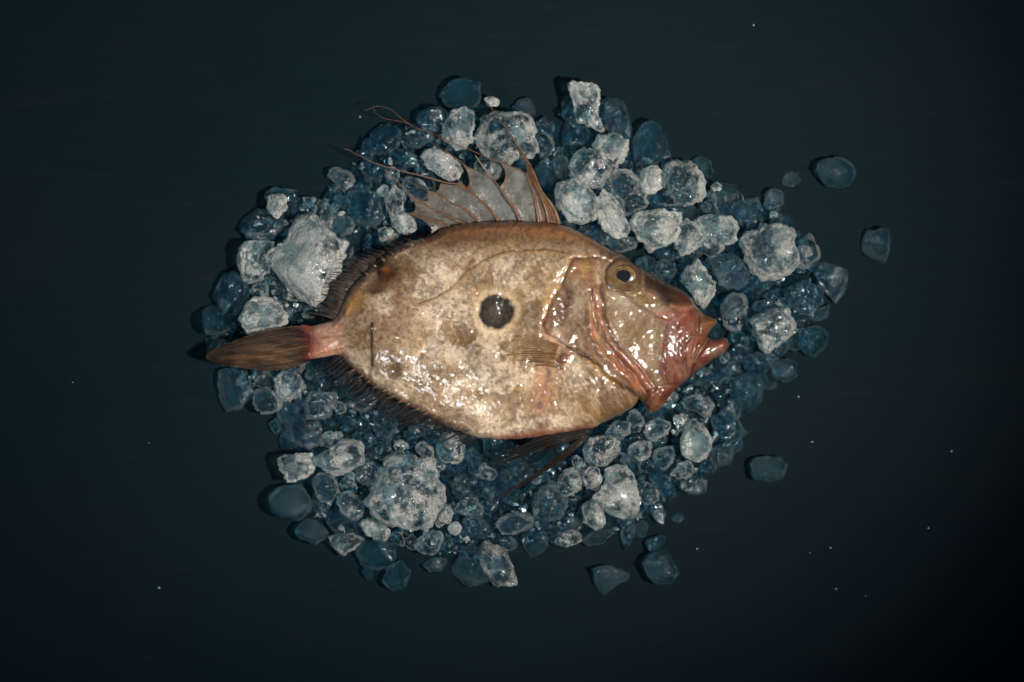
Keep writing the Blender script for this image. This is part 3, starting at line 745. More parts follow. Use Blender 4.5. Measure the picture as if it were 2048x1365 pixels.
# tail fin: rays run from the red stalk to a closed tip
tb = px('Z7', '1500,165 1490,260 1480,380 1490,500 1500,612')
nr = 19
top_e = spline(px('Z7', '1500,160 1250,165 1050,190 850,230 700,280 550,330 400,385 250,445 150,500 75,560'), 30)
bot_e = spline(px('Z7', '1500,612 1400,660 1200,730 1050,750 900,757 750,745 600,725 450,705 300,680 200,655 100,615'), 30)
def tail_fin():
    sub = 5; nu = (nr - 1) * sub + 1; nv = 30
    u = np.linspace(0, nr - 1, nu); fr = np.abs((u % 1.0) - 0.5) * 2
    w = np.linspace(0, 1, nu)[:, None, None]
    G = top_e[None] * (1 - w) + bot_e[None] * w
    mid = np.sin(np.linspace(0, 1, nu) * math.pi)[:, None]; v = np.linspace(0, 1, nv)[None]
    z = ZM + 0.0035 * mid * (1 - v) ** 0.7 + 0.0015 * mid - 0.004 * v ** 2 - (1 - fr)[:, None] * 1.6 * U
    P = at_np(G[..., 0], G[..., 1], z).reshape(-1, 3)
    n = fbm(np.stack([G[..., 0] / 30, G[..., 1] / 7], -1), 55, 3)
    c = lin((78, 56, 40))[None, None] * np.ones(G.shape[:2] + (1,))
    cm = np.exp(-((np.linspace(0, 1, nu)[:, None] - 0.62) / 0.25) ** 2 - ((v - 0.35) / 0.3) ** 2)[..., None]
    c = c * (1 - cm * .7) + lin((118, 86, 56)) * cm * .7
    cr = sstep(0.13, 0.0, v + 0.05 * n)[..., None]; c = c * (1 - cr) + lin((92, 38, 32)) * cr
    ct = sstep(0.55, 1.0, v)[..., None] * np.ones((nu, 1, 1)); c = c * (1 - 0.65 * ct) + lin((36, 28, 24)) * 0.65 * ct
    c = c * (0.8 + 0.9 * n)[..., None] * (0.7 + 0.3 * fr)[:, None, None] * (0.8 + 0.4 * rng.random((nu, 1, 1)))
    o = link('tail_fin', new_mesh('tail_fin', loc3(P), grid_faces(nu, nv), True, c.reshape(-1, 3)), M_FIN, fish)
    for k in range(nr):
        i = k * sub
        g = G[i]; zz = z[i] + 0.2 * U
        V, F = tube(at_np(g[:, 0], g[:, 1], zz), np.linspace(1.1, 0.4, nv) * rng.uniform(.6, 1.5) * U, 6)
        link('fin_ray', new_mesh('fin_ray', loc3(V), F, True, np.repeat(c[i] * rng.uniform(.8, 1.5), 6, 0)), M_RAY, o)
tail_fin()

# soft dorsal fin
fan_fin('soft_dorsal_fin', px('Z3', '600,1285 650,1150 710,960 770,890 840,800 900,725 920,670 970,610 1040,540 1110,490 1260,430 1410,370 1540,290 1710,220 1910,150'),
        px('Z3', '110,1200 200,1060 255,910 315,830 325,725 375,685 445,600 600,490 680,455 800,425 950,380 1150,300 1300,250 1500,165 1800,115'),
        26, ZM + 0.0010, ZM + 0.0016, M_DARKFIN, (122, 100, 84), (84, 74, 66), (56, 40, 32), 1.5, 0.5, notch=0.22, bow=0.05, zmid=0.0012, jit=0.22, ajit=2.0, fade=0.95, inset=(9, 9))
# anal fin
fan_fin('anal_fin', px('Z4', '440,115 470,155 535,235 615,330 695,390 795,460 895,565 1010,650 1170,740 1310,825 1410,862 1510,880 1710,958 1900,1010 2060,1045'),
        px('Z4', '175,275 110,360 230,430 330,520 390,610 500,650 640,690 740,770 880,815 1000,900 1120,930 1250,985 1400,1060 1550,1100 1800,1110'),
        34, ZM + 0.0008, ZM + 0.0002, M_DARKFIN, (48, 37, 31), (32, 29, 28), (32, 26, 23), 1.5, 0.4, notch=0.24, bow=-0.07, zmid=0.0012, jit=0.26, ajit=3.4, fade=0.85, inset=(8, -11))
# pelvic fin: two bundles
fan_fin('pelvic_fin', px('Z5', '1560,110 1585,140 1610,170 1630,200 1645,225 1650,250 1640,280'),
        px('Z5', '540,545 430,600 330,640 330,700 310,755 480,712 750,655'),
        18, ZM + 0.004, ZM + 0.002, M_DARKFIN, (56, 36, 28), (20, 17, 16), (24, 18, 15), 1.9, 0.7, notch=0.35, bow=0.02, zmid=0.002, jit=0.25, ajit=2.0, fade=0.5)
pv = fan_fin('pelvic_fin', px('Z5', '1640,240 1670,270 1700,290'),
        px('Z5', '1080,700 1090,730 1110,760'), 5, ZM + 0.004, ZM + 0.003, M_DARKFIN, (48, 35, 26), (26, 21, 17), (32, 25, 19), 2.2, 1.2, notch=0.05, bow=-0.03, zmid=0.001)
for off, r in ((0, 2.6), (5, 2.0), (-4, 1.6), (9, 1.1)):
    curve_tube(pv, 'fin_ray', px('Z5', '1600,330 1450,480 1250,610 1100,720 900,870 650,1010 440,1130 370,1200') + (off * .25, off * .45), ZM + 0.004, ZM - 0.004, r, 0.5, (30, 23, 18))
# pectoral fin lying on the flank
zp = body_z(1070, 705)
fan_fin('pectoral_fin', px('Z6', '1250,560 1230,600 1210,650 1190,710 1170,770 1155,840 1140,900 1130,980 1120,1060'),
        px('Z6', '520,345 310,430 330,560 480,660 250,770 330,830 430,940 640,985 820,1060'),
        20, body_z(1105, 705) + 0.0012, zp + 0.0012, M_MEMB, (186, 140, 92), (150, 122, 90), (120, 84, 52), 0.9, 0.4, notch=0.30, bow=0.03, zmid=0.0004, jit=0.28, ajit=1.5, fade=0.6, inset=(9, 1))

def bony_spines(pts, n, back, ln):           # small bony plates with a point, along the foot of the rear fins
    q = spline(pts, n)
    for x, y in q:
        x += rng.uniform(-3, 3); y += rng.uniform(-2, 2); l = ln * rng.uniform(0.7, 1.3)
        z = body_z(x, y)
        a = np.array(at(x, y, z - 0.001)); m = np.array(at(x + back[0] * l * .5, y + back[1] * l * .5, z + 0.0012)); e = np.array(at(x + back[0] * l, y + back[1] * l, max(z - 0.0008, ZM + 0.002)))
        P = np.stack([a, m, e]); t = np.linspace(0, 1, 6)[:, None]
        P = (1 - t) ** 2 * P[0] + 2 * t * (1 - t) * P[1] + t * t * P[2]
        V, F = tube(P, np.array([3.2, 3.4, 2.8, 2.0, 1.2, 0.3]) * U * rng.uniform(.7, 1.1), 6)
        link('bony_spine', new_mesh('bony_spine', loc3(V), F, True, np.repeat(lin((104, 74, 52))[None] * rng.uniform(.5, 1.1), len(V), 0)), M_SKIN, fish)
bony_spines(np.array([(712, 737), (745, 764), (782, 787), (820, 808), (860, 826), (900, 846), (940, 862)]), 15, (-0.88, 0.46), 13)
bony_spines(np.array([(712, 588), (735, 556), (762, 527), (800, 503), (850, 484)]), 9, (-0.75, -0.66), 11)

# spiny dorsal fin: spines, trailing filaments, clear membranes between them
cat = np.concatenate
sp = {
 's1': cat([px('Z2', '1925,900 1880,760 1830,670 1740,560 1680,440 1640,330 1560,180 1480,50'), px('R2', '1240,510 1190,430 1110,320 1040,225')]),
 's1b': px('Z2', '1800,880 1770,740 1700,560 1640,440 1580,320 1540,200 1490,80'),
 's2': cat([px('Z2', '1690,880 1660,700 1610,520 1560,380 1510,310 1430,265 1300,215 1200,180 1050,120 900,50 800,10'), px('Z1', '1250,530 1040,445 940,400 850,370 700,342 580,315 500,260 460,200 450,140')]),
 's3': cat([px('Z2', '1480,860 1400,710 1310,600 1250,500 1180,400 1100,350 1000,300 900,260 830,210 730,140 620,70'), px('Z1', '1400,760 1250,650 1190,580 1080,480 980,410 900,370 800,290 720,220 640,180 560,160 480,160 430,180 330,220')]),
 's4': px('Z2', '1230,860 1150,750 1050,650 950,560 870,490 800,420 740,375'),
 's5': px('Z2', '1010,870 920,790 850,725 760,690 680,650 600,590 500,545 420,520 340,480 240,430 120,370'),
 's6': px('Z2', '860,900 740,850 650,805 480,735 400,685 320,645 260,605 190,540 90,450'),
 's7': px('Z2', '680,930 560,880 400,830 300,800 200,780 140,755'),
}
fil = {'f5': cat([px('Z2', '820,440 690,440 570,412 500,392 360,352 180,312'), px('Z1', '860,1040 620,980 520,950 400,900 300,850 200,800 130,758 60,740')]),
       'f6': px('Z1', '830,1230 760,1160 680,1080 620,990'),
       'f3': px('Z2', '1200,420 1130,340 1060,250 970,120')}
SP_N = 80
def dors_z(q):                               # height of the fin above the board, sinking toward the trailing tips
    d = dist_poly(q[..., 0], q[..., 1], np.array([(863, 467), (919, 448), (1022, 443), (1118, 448)]))[0]
    return ZM + 0.0005 + 0.004 * np.sin(np.clip(d / 110, 0, 1) * math.pi / 2) - 0.017 * sstep(140, 330, d)
def coons(A, B, base, top, nu=16, nv=20):
    A = spline(A, nv); B = spline(B, nv); b = spline(base, nu); t = spline(top, nu)
    u = np.linspace(0, 1, nu)[:, None, None]; v = np.linspace(0, 1, nv)[None, :, None]
    return ((1 - u) * A[None] + u * B[None] + (1 - v) * b[:, None] + v * t[:, None]
            - ((1 - u) * (1 - v) * A[0] + u * (1 - v) * B[0] + (1 - u) * v * A[-1] + u * v * B[-1]))
def upto(key, win, pt):                      # part of a spine from its base to the point nearest pt
    q = spline(sp[key], 120); p = px(win, pt)[0]
    k = int(np.argmin(np.hypot(*(q - p).T))); return q[:max(k, 4) + 1]
panels = [('s1', '1560,180', 's1b', '1540,200', '1550,190', (120, 84, 62)),
          ('s1b', '1560,300', 's2', '1540,350', '1550,330', (124, 94, 72)),
          ('s2', '1250,200', 's3', '1260,480', '1305,290 1310,370 1285,440', (134, 132, 124)),
          ('s3', '820,205', 's4', '860,480', '880,310 905,420 890,470', (126, 127, 124)),
          ('s4', '800,420', 's5', '430,522', '740,462 640,450 575,440 560,500 510,540', (120, 117, 110)),
          ('s5', '430,522', 's6', '255,600', '440,590 420,640 330,625', (118, 111, 102)),
          ('s6', '250,598', 's7', '190,778', '290,690 285,740 250,775', (114, 106, 96))]
PV, PF, PC = [], [], []; nb = 0
def add_panel(G, rgb):
    global nb
    nu, nv = G.shape[:2]
    u = np.linspace(0, 1, nu)[:, None]
    z = dors_z(G) - 2.2 * U * np.sin(u * math.pi) + 1.5 * U * vnoise(G / 18.0, 6)
    n = fbm(G / 14.0, 33, 4); e = np.minimum(u, 1 - u) * np.ones((1, nv)); v = np.linspace(0, 1, nv)[None] * np.ones((nu, 1))
    c = lin(rgb) * (0.85 + 0.55 * n)[..., None]
    k = np.clip(np.exp(-(e / 0.09) ** 2) * 0.7 + 0.4 * sstep(0.8, 1.0, v), 0, 1)[..., None]
    c = c * (1 - k) + lin((124, 86, 58)) * k
    PV.append(at_np(G[..., 0], G[..., 1], z).reshape(-1, 3)); PF.append(grid_faces(nu, nv) + nb); PC.append(c.reshape(-1, 3)); nb += nu * nv
for a, pa, b, pb, mid, rgb in panels:
    A = upto(a, 'Z2', pa); B = upto(b, 'Z2', pb)
    add_panel(coons(A, B, np.stack([A[0], B[0]]), np.concatenate([A[-1:], px('Z2', mid), B[-1:]])), rgb)
A = upto('s7', 'Z2', '200,780')
tr_edge = px('Z2', '470,1010 475,960 440,915 390,870 300,830')
add_panel(coons(A, np.concatenate([tr_edge, A[-1:]]), np.stack([A[0], tr_edge[0]]), np.stack([A[-1], A[-1] + .01]), 12, 16), (114, 106, 94))
dors = link('spiny_dorsal_fin', new_mesh('spiny_dorsal_fin', loc3(np.concatenate(PV)), np.concatenate(PF), True, np.concatenate(PC)), M_MEMB, fish)
for k, r0 in (('s1', 4.2), ('s1b', 3.4), ('s2', 4.0), ('s3', 4.0), ('s4', 3.8), ('s5', 3.4), ('s6', 3.2), ('s7', 2.4)):
    q = spline(sp[k], SP_N); t = np.linspace(0, 1, SP_N)
    z = dors_z(q) + 0.8 * U
    if k in ('s2', 's3'): z = z + (0.0 if k == 's2' else 0.0012)
    L = np.concatenate([[0], np.cumsum(np.linalg.norm(np.diff(q, axis=0), axis=1))])
    rad = np.maximum(r0 * np.exp(-L / (230.0 if k == 's1' else 80.0)), 0.85) * (1 - 0.45 * t ** 4)
    V, F = tube(at_np(q[:, 0], q[:, 1], z), rad * U, 8)
    cc = lin((116, 86, 64))[None] * (0.8 + 0.45 * fbm(np.stack([L / 9, L * 0], -1), 3, 2))[:, None]
    link('spine', new_mesh('spine', loc3(V), F, True, np.repeat(cc, 8, 0)), M_RAY, dors)
for k, r in (('f5', 1.7), ('f6', 0.8), ('f3', 1.6)):
    q = spline(fil[k], 50); t = np.linspace(0, 1, 50)
    V, F = tube(at_np(q[:, 0], q[:, 1], dors_z(q) + 0.6 * U), (r * (1 - 0.5 * t)) * U, 6)
    link('filament', new_mesh('filament', loc3(V), F, True, np.repeat(lin((150, 134, 128) if k == 'f3' else (112, 86, 70))[None], len(V), 0)), M_RAY, dors)
# extra fine rays at the crowded front of the dorsal fin
for j in range(5):
    a = spline(sp['s1'], 60)[:34]; b = spline(sp['s1b'], 60)[:34]; w = (j + 1) / 6
    q = a * (1 - w) + b * w
    V, F = tube(at_np(q[:, 0], q[:, 1], dors_z(q) + 1.0 * U), np.linspace(1.5, 0.5, len(q)) * U, 5)
    link('fin_ray', new_mesh('fin_ray', loc3(V), F, True, np.repeat(lin((116, 80, 54))[None] * rng.uniform(.6, 1.4), len(V), 0)), M_RAY, dors)

# ------------------------------------------------------------------ the ice
ICO = {}
def ico(k):
    if k not in ICO:
        bm = bmesh.new(); bmesh.ops.create_icosphere(bm, subdivisions=k, radius=1.0)
        bm.verts.ensure_lookup_table()
        V = np.array([v.co[:] for v in bm.verts]); F = np.array([[v.index for v in f.verts] for f in bm.faces]); bm.free()
        ICO[k] = (V, F)
    return ICO[k]

GROUP = 'pieces of crushed ice heaped under the fish'
def ice_chunk(poly, kind, level, label, seed, flat=1.0, frost=None, rough=1.0):
    q = np.concatenate([poly, poly[:1]]); sl = np.concatenate([[0], np.cumsum(np.linalg.norm(np.diff(q, axis=0), axis=1))])
    sq = np.linspace(0, sl[-1], 96, endpoint=False)
    P = 0.5 * (np.stack([np.interp(sq, sl, q[:, 0]), np.interp(sq, sl, q[:, 1])], -1) + spline(poly, 96, True))
    c = P.mean(0); Q = (P - c) * (1.05 if level else 1.0)
    th = np.arctan2(Q[:, 1], Q[:, 0]); r = np.hypot(Q[:, 0], Q[:, 1])
    o = np.argsort(th); th, r = th[o], r[o]
    th = np.concatenate([th[-8:] - 2 * math.pi, th, th[:8] + 2 * math.pi]); r = np.concatenate([r[-8:], r, r[:8]])
    rm = r.mean(); short = np.percentile(r, 20)
    k = 5 if rm > 30 else (4 if rm > 13 else 3)
    D, F = ico(k)
    a = np.arctan2(D[:, 1], D[:, 0]); rho = np.hypot(D[:, 0], D[:, 1])
    R = np.interp(a, th, r)
    wet = 0.7 if kind == 'B' else 1.0
    off = np.array([seed * 3.7, seed * 1.3, seed * 0.7])
    ring = np.stack([np.cos(a) * R, np.sin(a) * R], -1)
    R = R * (1 + (0.06 + 0.05 * wet) * vnoise(np.concatenate([ring / 13.0, D[:, 2:] * .8], -1) + off, 41)) + wet * 2.6 * fbm(np.concatenate([ring / 5.0, D[:, 2:] * 1.5], -1) + off, 43, 2)
    hz = flat * min(0.80 * short + 3, 34)
    lump = fbm(D * 1.9 + off, 2, 3)
    xy = (rho ** 0.66 / np.maximum(rho, 1e-6))[:, None] * D[:, :2] * R[:, None]
    z = np.sign(D[:, 2]) * np.abs(D[:, 2]) ** 0.75 * hz
    N = np.stack([xy[:, 0], xy[:, 1], z * 1.2], -1); N /= np.linalg.norm(N, axis=1)[:, None] + 1e-9
    pp = np.stack([xy[:, 0], xy[:, 1], z], -1)
    round_ = any(w in label for w in ('lone smooth', 'oval', 'egg', 'dome', 'lone rounded', 'bright blue', 'round blue', 'lone blue block'))
    # broken faces with sharp edges
    g = np.random.default_rng(seed * 7)
    for s_ in range(1 if round_ and kind == 'B' else (8 if kind == 'C' else 6)):
        q = g.normal(size=3); q[2] = abs(q[2]) * 1.2 + (0.75 if kind == 'B' else 0.35); q /= np.linalg.norm(q)
        proj = pp @ q; lim = np.percentile(proj, g.uniform(62, 90) if kind == 'B' else g.uniform(70, 92))
        cut = np.maximum(proj - lim, 0) * 0.92
        pp = pp - q[None] * cut[:, None] * (np.array([0.8, 0.8, 1.0]) if kind == 'B' else np.array([0.65, 0.65, 1.0]))
    rid = 1 - 2 * np.abs(fbm(pp / 16.0 + off, 5, 3))
    disp = 0.17 * short * lump * (0.30 + 0.70 * np.abs(N[:, 2]))
    disp += wet * rough * (2.2 * rid + 2.6 * fbm(pp / 8.0 + off, 7, 3) + (1.9 * vnoise(pp / 3.8 + off, 11) if k >= 4 else 0))
    if kind == 'B': disp += 1.2 * fbm(pp / 20.0 + off, 15, 2)
    pp = pp + N * disp[:, None]
    zb = {0: 0.0, 1: 15.0, 2: 30.0}[level]
    zc = zb + hz * 0.86
    pp[:, 2] = np.maximum(pp[:, 2], -hz * 0.86)           # melted flat where it rests
    Vx, Vy, Vz = c[0] + pp[:, 0], c[1] + pp[:, 1], (zc + pp[:, 2]) * U + 0.0002
    kk = S * (1 - zc * U / CAMH)
    cw = at(c[0], c[1], zc * U)
    W = np.stack([cw[0] + pp[:, 0] * kk, cw[1] - pp[:, 1] * kk, Vz], -1)
    org = np.array([cw[0], cw[1], zb * U])
    F = F[:, ::-1]
    me = new_mesh('ice_chunk', W - org, F)
    rim = sstep(0.74, 0.985, np.clip(rho, 0, 1) ** 0.66)
    at_ = me.attributes.new('rim', 'FLOAT', 'POINT'); at_.data.foreach_set('value', rim.astype(np.float32))
    ob = link('ice_chunk', me, M_ICE, None, org)
    fr = frost if frost is not None else {'W': 0.80, 'C': 0.36, 'B': 0.0}[kind]
    cl = {'W': 0.05, 'C': 0.05, 'B': 0.08}[kind]
    ob.color = (fr, cl, 0, 1)
    tag(ob, label, 'ice', GROUP)
    return ob

